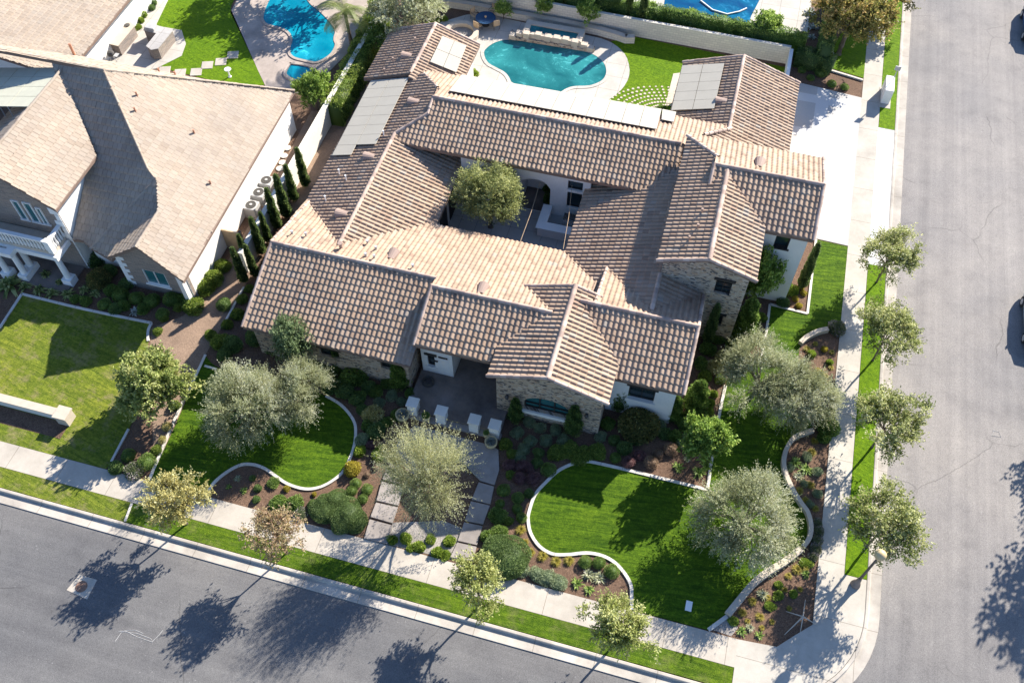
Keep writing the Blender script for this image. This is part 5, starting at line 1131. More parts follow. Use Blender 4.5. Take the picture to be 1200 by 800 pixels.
# olives
olA = make_tree(0, 'ol_a', 'olive', 21, .9, .12, (2.1, 2.1, 1.3), 1.75, K=34, shoots=75, sl=.8, per=18, l=.105, wd=.017, crad=.55, outb=1.0, upb=.15, hollow=.55, plume=.85, dn=.2, al=.35, irr=.18)
olB = make_tree(0, 'ol_b', 'olive', 22, .9, .12, (2.3, 2.0, 1.3), 1.75, K=32, shoots=80, sl=.85, per=18, l=.105, wd=.017, crad=.55, outb=1.0, upb=.15, hollow=.55, plume=.85, dn=.2, al=.35, irr=.2)
OG = 'silvery olive trees on the front lawns'
place_tree(olA, 'olive_tree', at_c(290, 477, 2.1), 'silvery olive tree on the round lawn, left of the touching pair', 'tree', OG, 1.08, .2, 1.4)
place_tree(olB, 'olive_tree', at_c(347, 458, 2.0), 'silvery olive tree on the round lawn, right of the touching pair', 'tree', OG, .86, 1.4, 1.15)
place_tree(olB, 'olive_tree', at_c(893, 440, 2.0), 'upper olive of the broad sprawling pair at the right lawn', 'tree', OG, 1.12, 2.6, 1.15)
place_tree(olA, 'olive_tree', at_c(941, 466, 1.9), 'lower right olive of the sprawling pair near the right sidewalk', 'tree', OG, .92, 4.2, 1.1)
place_tree(olA, 'olive_tree', at_c(876, 608, 2.0), 'lone silvery olive low on the big front lawn', 'tree', OG, 1.22, 5.4, 1.25)
court = make_tree(0, 'court_t', 'olive_green', 23, 1.6, .13, (1.95, 1.95, 1.7), 2.7, K=90, shoots=26, sl=.4, per=12, l=.11, wd=.024, crad=.46, outb=.7, hollow=.25)
place_tree(court, 'courtyard_tree', at_c(574, 233, 2.7), 'dense round olive tree inside the courtyard', s=1.25)
ctrt = make_tree(0, 'ctr_t', 'willow', 24, .8, .12, (1.75, 1.75, 1.4), 1.8, K=60, shoots=22, sl=1.35, per=34, l=.075, wd=.014, dn=.15, crad=.5, outb=1.3, upb=.3, hollow=.35, plume=.6, al=.4)
place_tree(ctrt, 'spiky_tree', at_c(503, 572, 1.9), 'pale feathery tree with spiky shoots between the entry steps', s=1.06, sz=1.85)
mag = make_tree(0, 'mag_t', 'magnolia', 25, .9, .12, (2.1, 2.1, 1.6), 1.9, K=80, shoots=22, sl=.34, per=11, l=.17, wd=.05, crad=.52, outb=.8, hollow=.3)
place_tree(mag, 'broadleaf_tree', at_c(181, 455, 1.7), 'large rounded broadleaf tree between the two front lawns', s=1.05, sz=1.2)
brt = make_tree(0, 'brt_t', 'bright', 26, .7, .07, (1.25, 1.25, .95), 1.5, K=70, shoots=22, sl=.22, per=8, l=.13, wd=.045, crad=.34, hollow=.3)
place_tree(brt, 'small_tree', at_c(827, 514, 2.4), 'bright green round-headed young tree right of the stone gable', s=1.08, sz=1.6)
soft = make_tree(0, 'soft_t', 'softgreen', 31, .7, .07, (1.25, 1.25, 1.0), 1.5, K=60, shoots=26, sl=.28, per=9, l=.11, wd=.028, crad=.34, hollow=.3)
place_tree(soft, 'small_tree', at_c(344, 397, 2.6), 'green small tree standing against the left front eave', s=1.05, rz=2, sz=1.75)
place_tree(brt, 'small_tree', at_c(890, 325, 2.8), 'tall leafy green tree between stone tower and white wall', s=1.0, rz=4, sz=2.0)
place_tree(brt, 'small_tree', at_c(367, 108, 1.6), 'bushy yellow-green tree at the end of the left hedge', s=1.05, rz=1, sz=1.3)
bigo = make_tree(0, 'bigo', 'olive', 27, 1.6, .16, (2.3, 2.3, 1.8), 3.0, K=70, shoots=22, sl=.5, per=11, l=.14, wd=.035, crad=.5, hollow=.3)
place_tree(bigo, 'olive_tree', at_c(478, 12, 3.2), 'big silvery tree behind the back left roof corner', s=1.25)
grn = make_tree(0, 'grn', 'green', 28, 1.2, .12, (1.8, 1.8, 1.5), 2.3, K=60, shoots=16, sl=.3, per=9, l=.16, wd=.05, crad=.45, hollow=.3)
place_tree(grn, 'dark_tree', at_c(447, 42, 2.0), 'dark green tree squeezed between hedge and back left roof', s=.8)
aut = make_tree(0, 'aut', 'bigautumn', 29, 2.2, .2, (3.3, 3.3, 2.2), 3.8, K=110, shoots=20, sl=.5, per=9, l=.2, wd=.06, crad=.6, hollow=.3)
place_tree(aut, 'autumn_tree', at_c(1000, 14, 3.8), 'large autumn-coloured tree overhanging the top of the side sidewalk', s=1.0)
place_tree(aut, 'autumn_tree', at_c(1060, -32, 3.8), 'autumn-coloured tree at the top kerb of the right street', s=.8, rz=2)
cit = make_tree(0, 'cit', 'bright', 30, .7, .08, (1.4, 1.4, 1.1), 1.7, K=44, shoots=15, sl=.25, per=8, l=.15, wd=.05, crad=.4, hollow=.3)
BGp = 'trees and shrubs behind the back wall'
for q, s_, r_, lb_ in (((900, 26), 1.0, 0, 'bushy green tree right of the deep blue pool'), ((809, 14), .72, 1, 'round green tree in front of the deep blue pool'), ((757, 8), .8, 2, 'bright green tree left of the deep blue pool'), ((690, 8), .85, 3, 'pale leafy tree behind the raised spa'), ((590, 0), .6, 4, 'small leafy tree above the patio table'), ((640, -2), .7, 5, 'leafy tree at the top edge behind the spa')):
    place_tree(cit, 'garden_tree', at_c(*q, 1.8), lb_, 'tree', BGp, s_, r_)
# palm
def palm_crown(seed=3, n=20, L=2.2):
    rng = np.random.default_rng(seed); V = []; F = []; rn = []
    for i in range(n):
        a = 2 * np.pi * i / n + rng.uniform(-.15, .15); e = rng.uniform(.1, 1.1); p = np.array([0., 0, 0]); d = np.array([np.cos(a) * np.cos(e), np.sin(a) * np.cos(e), np.sin(e)]); side = np.array([-np.sin(a), np.cos(a), 0]); r_ = rng.random()
        for s_ in range(26):
            p = p + d * L / 26; d = d + np.array([0, 0, -.065]); d /= np.linalg.norm(d)
            for sg in (-1, 1):
                t = p + (side * sg * .9 + d * .5 + np.array([0, 0, -.35])) * (.5 * (1 - abs(s_ / 26 - .45)))
                b = len(V); V += [p - d * .03, p + d * .03, t + d * .01, t - d * .01]; F.append((b, b + 1, b + 2, b + 3)); rn.append(np.clip(r_ * .6 + rng.random() * .4, 0, 1))
    return np_mesh('palm_crown', np.array(V), np.array(F), LM['palm'], np.array(rn))
p = W(412, 52); E_ = empty('palm_tree', (p[0], p[1], 0), 'palm tree leaning over the bright blue pool', 'palm tree')
top = Vector(W(404, 14, 3.4)) - Vector((p[0], p[1], 0)); MB().tube([(0, 0, 0), tuple(top * .5), tuple(top)], [.16, .12, .13], 9).build('trunk', M['bark'], E_)
cm = link_mesh('crown', palm_crown(), E_); cm.location = top
# hedges as boxes of leaves
def hedge(name, px, width, h, leaf, label, z=0., seed=1, dens=420, group=None, l=.11, wd=.035):
    P = [np.array(W(*q, h * .8)[:2]) for q in px]; rng = np.random.default_rng(seed); parts = []
    c_ = P[0]
    for a, b in zip(P[:-1], P[1:]):
        L = np.linalg.norm(b - a); d = (b - a) / L; nr = np.array([-d[1], d[0]]); per = width + 2 * h; n = int(L * per * dens * .6)
        t = rng.uniform(-.01, 1.01, n); s_ = rng.uniform(0, per, n)
        lx = np.where(s_ < h, -width / 2, np.where(s_ < h + width, s_ - h - width / 2, width / 2)); lz = np.where(s_ < h, s_, np.where(s_ < h + width, h, s_ - h - width))
        nx = np.where(s_ < h, -1, np.where(s_ < h + width, 0, 1)); nz = np.where((s_ >= h) & (s_ < h + width), 1, .1)
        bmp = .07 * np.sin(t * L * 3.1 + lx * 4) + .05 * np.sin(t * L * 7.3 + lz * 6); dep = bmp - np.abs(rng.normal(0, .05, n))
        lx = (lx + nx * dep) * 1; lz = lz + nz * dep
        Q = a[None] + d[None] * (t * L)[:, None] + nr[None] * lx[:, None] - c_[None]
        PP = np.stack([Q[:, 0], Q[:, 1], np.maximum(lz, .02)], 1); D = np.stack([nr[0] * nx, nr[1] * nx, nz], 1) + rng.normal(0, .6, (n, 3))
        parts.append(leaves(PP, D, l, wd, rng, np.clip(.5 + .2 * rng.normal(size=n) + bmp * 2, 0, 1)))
        w2 = (width / 2 - .1); A = a - c_; B = b - c_; hh = h - .12
        cv = np.array([(*(A - nr * w2), 0), (*(B - nr * w2), 0), (*(B + nr * w2), 0), (*(A + nr * w2), 0), (*(A - nr * w2), hh), (*(B - nr * w2), hh), (*(B + nr * w2), hh), (*(A + nr * w2), hh)])
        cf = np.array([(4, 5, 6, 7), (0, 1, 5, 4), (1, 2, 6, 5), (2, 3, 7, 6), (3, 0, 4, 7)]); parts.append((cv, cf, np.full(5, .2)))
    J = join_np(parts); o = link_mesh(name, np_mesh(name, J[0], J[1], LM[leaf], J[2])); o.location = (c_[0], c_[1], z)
    return tag(o, label, 'hedge', group)
hedge('hedge', [(388, 128), (405, 95), (425, 55), (440, 20), (450, -10)], 1.5, 1.9, 'hedge', 'long sunlit hedge on the left wall between the two gardens', seed=2)
hedge('hedge', [(690, 0), (780, 15), (860, 30), (945, 46)], .8, 2.05, 'green', 'clipped hedge along the top of the back garden wall', seed=3)
hedge('hedge', [(730, 8), (800, 20), (880, 34), (945, 45)], .8, .7, 'hedge', 'sunlit narrow hedge by the deep blue pool', seed=6)
hedge('hedge', [(934, 60), (965, 67), (978, 72)], 1.2, 1.3, 'dark', 'dark square hedge above the driveway bed', seed=4)
hedge('hedge', [(968, 60), (975, 20), (985, -20)], .9, 2.2, 'dark', 'tall dark hedge beside the large autumn tree', seed=5)
hedge('hedge', [(500, -40), (600, -25), (730, -6)], 1.5, 2.9, 'dark', 'dark hedge at the top edge behind the planter', seed=7)
# unit meshes
random.seed(8)
UM = {
 'round': [shrub_mesh('round_a', 'green', 41, n=2400, dense=.09, lump=.12, l=.10, wd=.035), shrub_mesh('round_b', 'green', 42, n=2400, dense=.1, lump=.16, l=.10, wd=.035)],
 'darkround': [shrub_mesh('dround_a', 'dark', 43, n=2000, dense=.15, lump=.25, l=.16, wd=.05)],
 'grey': [shrub_mesh('grey_a', 'grey', 44, n=2000, dense=.17, lump=.25, l=.17, wd=.035), shrub_mesh('grey_b', 'grey', 45, n=2000, dense=.18, lump=.28, l=.17, wd=.035)],
 'purple': [shrub_mesh('purple_a', 'purple', 46, n=1800, dense=.14, lump=.2, l=.13, wd=.04)],
 'tan': [shrub_mesh('tan_a', 'tan', 47, n=1800, dense=.1, lump=.12, l=.13, wd=.035)],
 'gold': [shrub_mesh('gold_a', 'gold', 48, n=1500, dense=.15, lump=.2, l=.2, wd=.06, up=.6)],
 'lime': [shrub_mesh('lime_a', 'lime', 49, n=1300, dense=.2, lump=.3, l=.24, wd=.08, up=.6, corer=.7), shrub_mesh('lime_b', 'lime', 50, n=1300, dense=.2, lump=.3, l=.24, wd=.08, up=.6, corer=.7)],
 'bronze': [shrub_mesh('bronze_a', 'bronze', 51, n=4200, dense=.13, lump=.18, l=.13, wd=.04)],
 'leafy': [shrub_mesh('leafy_a', 'green', 52, n=2000, dense=.16, lump=.25, l=.19, wd=.065, up=.5, corer=.7), shrub_mesh('leafy_b', 'green', 53, n=2000, dense=.18, lump=.3, l=.19, wd=.065, up=.5, corer=.7)],
 'brightleafy': [shrub_mesh('bleafy_a', 'hedge', 54, n=2200, dense=.16, lump=.25, l=.17, wd=.055, up=.5, corer=.72)],
 'dry': [shrub_mesh('dry_a', 'autumn', 55, n=1500, dense=.2, lump=.25, l=.18, wd=.055, up=.4, corer=.65)],
 'grass': [tuft_mesh('grass_a', 'gold', 56, 300, 1.15, .03)],
 'agave': [tuft_mesh('agave_a', 'olive', 57, 70, 1.1, .10, dr=.3), tuft_mesh('agave_b', 'bright', 58, 70, 1.1, .10, dr=.3)],
 'tropic': [tuft_mesh('tropic_a', 'magnolia', 59, 90, 1.1, .11, dr=.7)],
 'silver': [tuft_mesh('silver_a', 'silver', 60, 150, 1.1, .06, dr=.4)],
 'whitey': [tuft_mesh('whitey_a', 'white_leaf', 61, 60, 1.1, .11, dr=.5)],
 'flower': [shrub_mesh('flower_a', 'flower', 62, n=2200, dense=.12, lump=.2, l=.15, wd=.05)],
 'mound': [shrub_mesh('mound_a', 'mound', 63, n=12000, dense=.03, lump=.20, l=.055, wd=.018, h=.62, corer=.93), shrub_mesh('mound_b', 'mound', 64, n=12000, dense=.03, lump=.22, l=.055, wd=.018, h=.62, corer=.93)],
}
NM = {'round': ('round_shrub', 'clipped round green shrub', 'shrub'), 'darkround': ('dark_shrub', 'dark green rounded shrub', 'shrub'), 'grey': ('grey_shrub', 'grey-green soft shrub', 'shrub'),
      'purple': ('purple_shrub', 'purple-grey rounded shrub', 'shrub'), 'tan': ('tan_shrub', 'dry tan rounded shrub', 'shrub'), 'gold': ('golden_shrub', 'golden yellow shrub', 'shrub'),
      'lime': ('lime_shrub', 'bright lime-green shrub', 'shrub'), 'bronze': ('bronze_shrub', 'large bronze-green shrub', 'shrub'), 'leafy': ('leafy_shrub', 'loose leafy green shrub', 'shrub'),
      'brightleafy': ('sunlit_shrub', 'sunlit yellowish-green leafy shrub', 'shrub'), 'dry': ('dry_shrub', 'dry golden-brown bush', 'shrub'), 'grass': ('grass_tuft', 'small golden grass tuft', 'grass tuft'),
      'agave': ('agave', 'spiky agave rosette', 'plant'), 'tropic': ('strap_leaf_plant', 'strap-leaved plant', 'plant'), 'silver': ('silver_succulent', 'silvery spiky succulent', 'plant'),
      'whitey': ('white_leaf_plant', 'white-leaved plant', 'plant'), 'flower': ('flowering_shrub', 'pink-flowering shrub', 'shrub'), 'mound': ('mound_shrub', 'big clipped green mound shrub', 'shrub')}
ORD = ['first', 'second', 'third', 'fourth', 'fifth', 'sixth', 'seventh', 'eighth', 'ninth', 'tenth', 'eleventh', 'twelfth']
cnt = 0
def rowp(kind, where, group, pts, hs=1.0):
    """pts: (px, py, radius in px[, stretch x, stretch y])"""
    global cnt
    pts = sorted(pts, key=lambda a: a[0])
    nm, desc, cat = NM[kind]
    for i, q in enumerate(pts):
        r_ = q[2] * mpp(q[0], q[1]); p = W(q[0], q[1], r_ * .45 * hs)
        me = UM[kind][cnt % len(UM[kind])]; cnt += 1
        o = link_mesh(nm, me); o.location = (p[0], p[1], 0)
        sx, sy = (q[3], q[4]) if len(q) > 4 else (1, 1)
        o.scale = (r_ * sx, r_ * sy, r_ * hs * random.uniform(.92, 1.08)); o.rotation_euler.z = (q[5] if len(q) > 5 else (random.uniform(0, 6.28) if sx == sy else 0.0))
        lb_ = desc + ' ' + where
        if len(pts) > 1: lb_ += ', ' + ('leftmost' if i == 0 else 'rightmost' if i == len(pts) - 1 else ORD[i] + ' from left')
        tag(o, lb_, cat, group if len(pts) > 1 else None)
rowp('darkround', 'in the shade left of the entry', 'shaded shrubs left of the entry', [(404, 458, 11), (418, 468, 9), (432, 454, 9), (388, 452, 11), (441, 505, 11), (376, 440, 10), (424, 480, 7)])
rowp('leafy', 'against the left front wall', 'leafy shrubs against the left front wall', [(416, 440, 14), (368, 424, 12), (395, 430, 9), (455, 447, 9), (404, 444, 9)])
rowp('grey', 'in the shaded bed left of the terrace', 'grey shrubs left of the terrace', [(459, 463, 7), (444, 471, 7), (424, 514, 8), (470, 470, 6)])
rowp('dry', 'left of the entry pillars', None, [(436, 486, 12)])
rowp('purple', 'beside the round lawn edge', None, [(435, 521, 6)])
rowp('lime', 'between round lawn and steps', 'lime shrubs between round lawn and steps', [(421, 529, 7), (445, 532, 9)])
rowp('gold', 'at the right edge of the round lawn', None, [(412, 549, 10)])
rowp('round', 'in the mulch right of the round lawn', 'round shrubs right of the round lawn', [(417, 566, 6.5), (412, 575, 7), (430, 573, 7), (425, 584, 6.5)])
rowp('mound', 'by the front sidewalk left of steps', 'big mounds left of the steps', [(381, 594, 19), (403, 602, 22), (393, 586, 16), (416, 610, 15)], .85)
rowp('leafy', 'below the curve of the round lawn', 'low shrubs below the round lawn', [(320, 565, 7), (325, 589, 10), (345, 590, 10)], .7)
rowp('flower', 'below the curve of the round lawn', None, [(352, 602, 9)], .6)
rowp('gold', 'tucked below the round lawn', 'small golden plants below the round lawn', [(336, 572, 4), (368, 579, 3)])
rowp('lime', 'under the pale spiky tree', 'lime plants under the spiky tree', [(460, 632, 6), (475, 630, 7), (492, 640, 7), (512, 647, 7), (522, 650, 6), (526, 634, 7), (505, 632, 6), (481, 642, 5)], .8)
rowp('mound', 'right of the lowest entry steps', None, [(589, 650, 28, 1.1, 1.0)], .95)
rowp('leafy', 'beside the lower right steps', 'shrubs beside the lower right steps', [(572, 628, 9), (586, 622, 9), (583, 604, 10)], .8)
rowp('round', 'right of the entry steps', 'round shrubs right of the entry steps', [(590, 574, 8), (607, 583, 7.5), (606, 596, 6.5), (586, 590, 6)])
rowp('grey', 'in a row below the arched window', 'grey shrubs below the arched window', [(606, 506, 8), (620, 494, 7), (621, 517, 8), (632, 501, 7), (640, 516, 8), (651, 504, 7), (660, 515, 8), (704, 511, 7), (609, 535, 7), (614, 526, 8)])
rowp('brightleafy', 'left of the curved lawn edging', 'leafy plants between stone gable and lawn', [(652, 530, 11), (668, 526, 12), (684, 531, 11), (700, 529, 11), (678, 538, 9)], .7)
rowp('purple', 'in the bed left of the big lawn', 'purple shrubs left of the big lawn', [(609, 560, 8), (625, 560, 9), (612, 545, 8), (620, 548, 7)])
rowp('darkround', 'between stone gable and curved lawn', 'dark shrubs between stone gable and lawn', [(631, 530, 7), (629, 542, 7), (732, 525, 9), (720, 516, 7), (745, 515, 8), (779, 508, 8), (620, 578, 6)])
rowp('round', 'just outside the curved lawn edging', 'round shrubs outside the curved edging', [(643, 550, 9), (721, 536, 7), (611, 606, 7)])
rowp('purple', 'above the long lawn edging', 'purple shrubs above the long edging', [(737, 542, 8), (750, 533, 8)])
rowp('bronze', 'in front of the white front wing', None, [(749, 497, 24)], .95)
rowp('leafy', 'beside the big bronze shrub', 'shrubs beside the bronze shrub', [(712, 496, 8), (799, 491, 9), (790, 510, 8)])
rowp('tan', 'above the corner of the big lawn', 'tan shrubs above the big lawn', [(763, 541, 9), (771, 531, 6.5), (786, 526, 9)])
rowp('agave', 'in the mulch left of the bright tree', 'spiky plants left of the bright tree', [(795, 547, 8), (819, 552, 9), (805, 538, 5)], .7)
rowp('grass', 'in the curve below the big lawn', 'grass tufts in the curve below the lawn', [(610, 620, 7), (615, 635, 6), (622, 646, 6), (636, 651, 7), (652, 657, 7), (667, 656, 7)])
rowp('round', 'inside the lower curve of the edging', 'round shrubs inside the lower curve', [(686, 658, 8), (702, 659, 8), (717, 669, 9)])
rowp('agave', 'near the sidewalk in the lower curve', 'agaves in the lower curve', [(690, 672, 9), (702, 676, 9), (676, 683, 8), (690, 690, 7)], .8)
rowp('grey', 'along the sidewalk in the lower curve', 'low grey hedge shrubs along the sidewalk', [(629, 672, 9), (641, 677, 11), (655, 682, 10), (612, 668, 9)], .7)
rowp('grass', 'beside the low stone wall', 'grass tufts beside the low stone wall', [(882, 704, 6), (870, 717, 6), (891, 722, 6), (934, 666, 7), (924, 674, 5), (944, 665, 5)])
rowp('agave', 'in the corner bed by the sidewalk', 'agaves in the corner bed', [(869, 739, 7), (879, 735, 6), (890, 744, 6), (894, 696, 8), (945, 672, 6)], .8)
rowp('lime', 'in the street corner bed', 'lime plants in the corner bed', [(860, 727, 6), (912, 685, 5), (912, 697, 6), (930, 696, 5), (902, 710, 6), (944, 660, 7)], .6)
rowp('flower', 'between bowed wall and sidewalk', 'flowering shrubs between bowed wall and sidewalk', [(958, 612, 6), (959, 622, 7), (957, 633, 7), (956, 643, 7), (953, 652, 6)], .7)
rowp('agave', 'inside the bowed stone wall bed', 'agaves inside the bowed wall bed', [(932, 541, 9), (945, 549, 9), (936, 557, 7)], .7)
rowp('grass', 'inside the bowed stone wall bed', 'grass tufts inside the bowed wall bed', [(952, 529, 6), (950, 567, 6), (937, 574, 6), (944, 585, 5), (956, 595, 5), (955, 516, 5)])
rowp('leafy', 'right of the sprawling olives', 'shrubs right of the sprawling olives', [(970, 500, 12), (968, 485, 10), (966, 512, 8)])
rowp('gold', 'in the strip above the olives', 'golden plants above the olives', [(966, 409, 4), (960, 436, 5), (962, 450, 4)])
rowp('lime', 'in the strip above the olives', 'lime plants above the olives', [(951, 415, 5), (972, 424, 4), (958, 455, 6)])
rowp('flower', 'at the end of the short stone wall', None, [(981, 384, 10)])
rowp('lime', 'below the white garage wall', None, [(928, 340, 8)])
rowp('darkround', 'below the white garage wall', 'dark shrubs below the garage wall', [(918, 353, 8), (922, 336, 8), (911, 341, 7)])
rowp('gold', 'in the bed beside the white garage wall', 'golden tufts beside the garage wall', [(939, 336, 4), (942, 343, 4), (936, 358, 4), (932, 350, 4)])
rowp('leafy', 'in the bed below the stone tower', 'shrubs below the stone tower', [(853, 392, 9), (842, 396, 8), (862, 398, 8), (886, 392, 8), (830, 408, 9), (822, 425, 8), (880, 400, 7)])
rowp('dry', 'left of the sprawling olives', 'golden-brown bushes left of the olives', [(838, 430, 10), (848, 418, 10)])
rowp('bronze', 'above the golden bushes', None, [(868, 413, 8)])
rowp('lime', 'beside the straight edging right of house', 'lime shrubs beside the straight edging', [(836, 461, 5), (833, 472, 5), (832, 482, 5)])
rowp('leafy', 'at the front right house corner', 'shrubs at the front right corner', [(812, 476, 8), (820, 486, 7), (804, 500, 7)])
rowp('brightleafy', 'left of the round lawn by the dirt path', 'bushes left of the round lawn', [(258, 400, 11), (205, 475, 7), (183, 527, 7)])
rowp('darkround', 'near the twin olives by the path', 'dark shrubs near the twin olives', [(272, 404, 12), (262, 415, 9), (262, 357, 9), (300, 395, 12), (320, 405, 12)])
rowp('flower', 'at the sidewalk left of the round lawn', None, [(157, 551, 12)], .8)
rowp('round', 'at the sidewalk left of the round lawn', 'round shrubs left of the round lawn', [(171, 541, 11), (150, 533, 9)])
rowp('darkround', 'at the front of the neighbour edging', None, [(136, 548, 9)])
rowp('round', 'under the neighbour front gable', 'round shrubs under the neighbour gable', [(141, 346, 10), (160, 349, 9), (178, 352, 10), (201, 350, 11), (190, 368, 8), (122, 356, 8)])
rowp('bronze', 'left of the neighbour front gable', None, [(115, 326, 15)], .95)
rowp('whitey', 'in front of the neighbour gable', None, [(157, 364, 8)])
rowp('brightleafy', 'beside the neighbour side wall', 'sunlit shrubs beside the neighbour wall', [(226, 358, 13), (240, 336, 12), (250, 326, 12), (260, 312, 10), (209, 360, 6), (192, 373, 5), (184, 388, 6)])
rowp('tropic', 'along the neighbour porch front', 'strap-leaved plants by the neighbour porch', [(53, 320, 9), (45, 338, 9), (60, 342, 9), (78, 343, 9), (98, 338, 8), (110, 343, 8), (28, 334, 9), (70, 330, 8)])
rowp('tropic', 'at the left porch column', None, [(9, 331, 17)])
rowp('darkround', 'between neighbour porch and gable', 'dark shrubs between porch and gable', [(112, 303, 12), (128, 318, 9), (148, 332, 9), (135, 362, 8)])
rowp('round', 'in the dark bed north of the driveway', 'round shrubs north of the driveway', [(940, 82, 5), (950, 91, 5), (962, 85, 7), (975, 98, 6), (990, 102, 5)])
rowp('agave', 'in the planter behind the spa', 'spiky plants behind the spa', [(676, 22, 5), (719, 26, 5), (769, 34, 6), (630, 10, 6)], 1.1)
rowp('lime', 'in the dark bed behind the pool', 'lime plants in the dark pool bed', [(505, 20, 4), (512, 25, 4), (521, 22, 4), (502, 28, 4)])
rowp('darkround', 'along the side path north end', 'dark shrubs along the side path', [(438, 60, 8), (447, 50, 9), (450, 70, 6), (434, 72, 6)])
rowp('lime', 'on the neighbour patio wall', 'lime shrubs by the neighbour patio', [(166, 17, 6), (164, 24, 5), (162, 32, 4)])
rowp('darkround', 'at the top by the neighbour wall', 'dark shrubs by the neighbour wall', [(178, 3, 6), (177, 9, 5)])
rowp('whitey', 'beside the dark north hedge', 'white-leaved plants beside the north hedge', [(950, 12, 9), (953, 30, 8), (974, 60, 7), (952, 42, 6)])
rowp('leafy', 'beside the courtyard arch', 'potted green shrubs in the courtyard', [(642, 219, 7), (643, 233, 6)], 1.2)
rowp('lime', 'at the white back wall by the pool', None, [(556, 86, 5)])
rowp('leafy', 'along the back lawn near cobbles', None, [(775, 128, 7)])
rowp('brightleafy', 'in the bed between house and olives', 'leafy bushes between house corner and olives', [(858, 404, 8), (872, 388, 9), (884, 380, 8), (892, 372, 7), (826, 440, 8), (844, 444, 7)])
rowp('grey', 'beside the front right conifer', 'grey shrubs beside the front right conifer', [(806, 512, 7), (798, 520, 6), (814, 498, 6), (772, 498, 8)])
rowp('leafy', 'under the left front eave', 'shrubs in the deep bed under the left eave', [(352, 420, 10), (378, 428, 9), (386, 441, 8), (420, 465, 8), (440, 458, 8), (445, 436, 8), (482, 460, 7), (466, 486, 8), (452, 494, 7), (430, 498, 7)])
rowp('tan', 'in the mulch beside the steps', 'tan plants beside the steps', [(452, 520, 5), (440, 548, 4), (430, 556, 4)])
rowp('purple', 'left of the right-hand steps', None, [(597, 545, 8)])
rowp('brightleafy', 'in the shaded bed beside the steps', 'leafy plants in the bed beside the steps', [(592, 520, 8), (598, 556, 6), (600, 532, 7), (596, 610, 6), (612, 655, 6)], .8)
rowp('darkround', 'in the bed left of the big mound', 'dark shrubs left of the big mound', [(302, 572, 5), (296, 560, 4), (366, 590, 6), (300, 585, 5)])
rowp('agave', 'scattered in the mulch below the round lawn', 'spiky plants below the round lawn', [(278, 560, 5), (286, 574, 5), (268, 570, 4)], .7)
rowp('grey', 'in the right-hand sidewalk bed', 'grey plants in the right sidewalk bed', [(946, 535, 6), (958, 552, 6), (942, 566, 5), (958, 578, 6), (950, 590, 5), (926, 548, 5)])
rowp('grass', 'in the strip above the olives', 'grass tufts above the olives', [(946, 408, 5), (956, 402, 4), (975, 412, 4), (968, 440, 4), (974, 430, 4)])
rowp('leafy', 'in the neighbour shaded bed', 'shrubs in the neighbour shaded bed', [(100, 352, 7), (88, 350, 6), (146, 358, 7), (168, 362, 7), (130, 340, 8), (212, 350, 8)])
rowp('brightleafy', 'along the dirt path by the eave', 'bushes along the dirt path', [(284, 350, 7), (278, 368, 8), (266, 380, 7), (292, 338, 6), (246, 392, 7)])
rowp('grass', 'in the corner mulch by the street', 'grass tufts in the corner mulch', [(900, 700, 5), (920, 690, 4), (905, 728, 4), (925, 712, 4), (938, 690, 4), (893, 735, 4), (876, 727, 4)])
rowp('dry', 'on the left of the broadleaf tree strip', 'dry bushes beside the broadleaf tree', [(196, 500, 6), (190, 515, 5)])
# pots
for q, r_, lb_, pl in (((499.6, 490), .26, 'small round pot with clipped ball between the left pillars', 'round'), ((575.5, 520), .36, 'tan pot with spiky succulent before the rightmost pillar', 'silver'), ((472, 488), .40, 'large tan pot with silvery agave in front of the leftmost pillar', 'silver'), ((570, 510), .2, 'small dark plant pot beside the rightmost pillar', 'round')):
    p = W(*q, .3); E_ = empty('plant_pot', (p[0], p[1], .12), lb_, 'plant pot', 'pots on the entry terrace')
    MB().lathe([(r_ * .6, 0), (r_ * .95, .25), (r_, .5), (r_ * .85, .5), (r_ * .8, .44)], (0, 0, 0), 18).build('pot', M['terracotta'], E_, smooth=True)
    o = link_mesh('plant', UM[pl][0], E_); o.location = (0, 0, .42); o.scale = (r_ * .9,) * 3
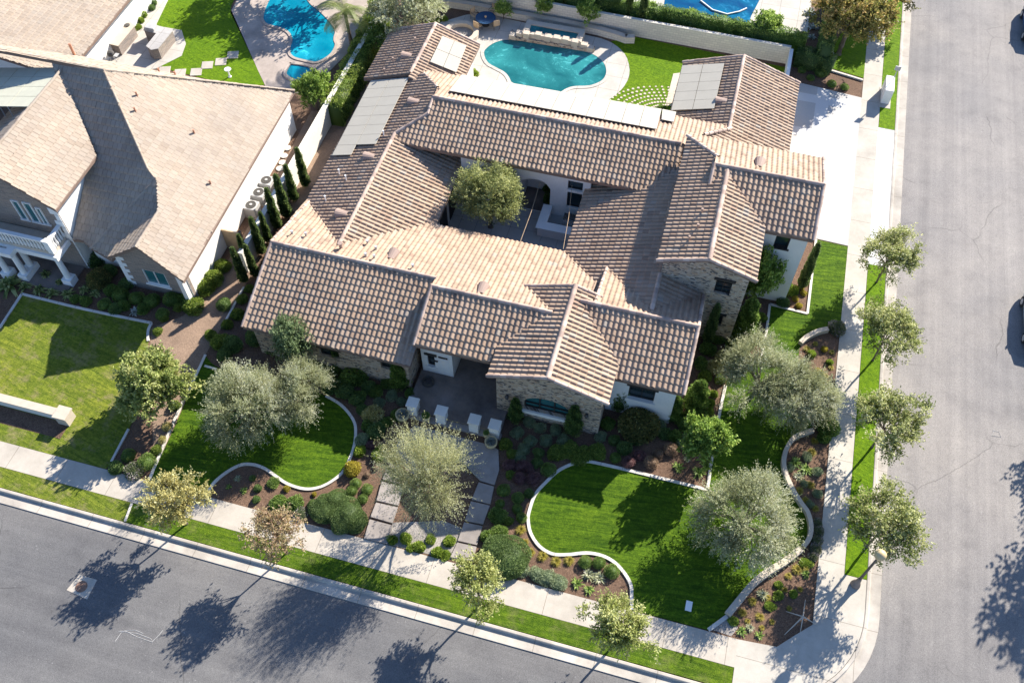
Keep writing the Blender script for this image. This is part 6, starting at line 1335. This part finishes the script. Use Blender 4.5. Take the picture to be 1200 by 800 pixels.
# columns
colm = [column_mesh('col_a', 'cypress', 71), column_mesh('col_b', 'cypress', 72), column_mesh('col_c', 'cypress', 73, rad=.11, blunt=.4)]
wide = [column_mesh('wide_a', 'dark', 74, rad=.2, blunt=.45), column_mesh('wide_b', 'green', 75, rad=.2, blunt=.42)]
def colplant(name, base, h, me, label, group, w_=1.):
    p = W(*base); o = link_mesh(name, me); o.location = (p[0], p[1], 0); o.scale = (h * w_, h * w_, h); o.rotation_euler.z = random.random() * 6; return tag(o, label, 'cypress' if name == 'cypress' else 'shrub', group)
CG = 'slender cypresses along the boundary wall'
for i, (b, h) in enumerate((((359, 219), 3.6), ((346, 236), 3.4), ((337, 255), 4.0), ((326, 267), 3.7), ((316, 284), 2.9), ((308, 298), 3.5), ((300, 324), 3.1), ((292, 311), 3.0), ((287, 331), 3.4))):
    colplant('cypress', b, h, colm[i % 2], 'slender cypress by the boundary wall, %s down from the top' % ORD[i], CG, .95)
FG_ = 'upright conifers against the house front'
for i, (b, h, w_, m_, lb_) in enumerate((((399, 428), 1.9, 1, 0, 'left of the small stone-wing window'), ((431, 434), 2.1, 1, 0, 'just left of the small dark front window'), ((470, 452), 2.3, 1, 1, 'right of the small dark front window'), ((604, 492), 1.9, .95, 0, 'left of the arched window'), ((671, 506), 2.3, .95, 0, 'right of the arched window'),
    ((728, 478), 2.2, .9, 0, 'left of the white wing window'), ((722, 478), 1.9, .8, 1, 'tucked behind the stone gable corner'), ((772, 484), 1.8, 1, 0, 'below the white wing window'), ((787, 490), 2.0, 1, 1, 'right of the white wing window'), ((812, 482), 2.6, 1.15, 1, 'at the right front corner of the house'),
    ((828, 402), 3.2, .75, 0, 'against the left part of the tower base'), ((868, 397), 3.2, .95, 1, 'right of the stone tower corner'), ((938, 338), 3.6, .65, 0, 'dark against the white garage wall corner'))):
    o = colplant('upright_conifer', b, h * 1.22, wide[m_] if w_ >= .8 else colm[2], 'upright green conifer ' + lb_, FG_, w_)
    o['category'] = 'conifer'
for i, (b, h) in enumerate((((735, 30), 4.0), ((751, 36), 4.4), ((660, 20), 3.0), ((644, 17), 2.8))):
    colplant('cypress', b, h, colm[i % 2], 'slender cypress in the planter behind the spa, ' + ['third from the left', 'rightmost', 'second from the left', 'leftmost'][i], 'cypresses behind the spa', .9)
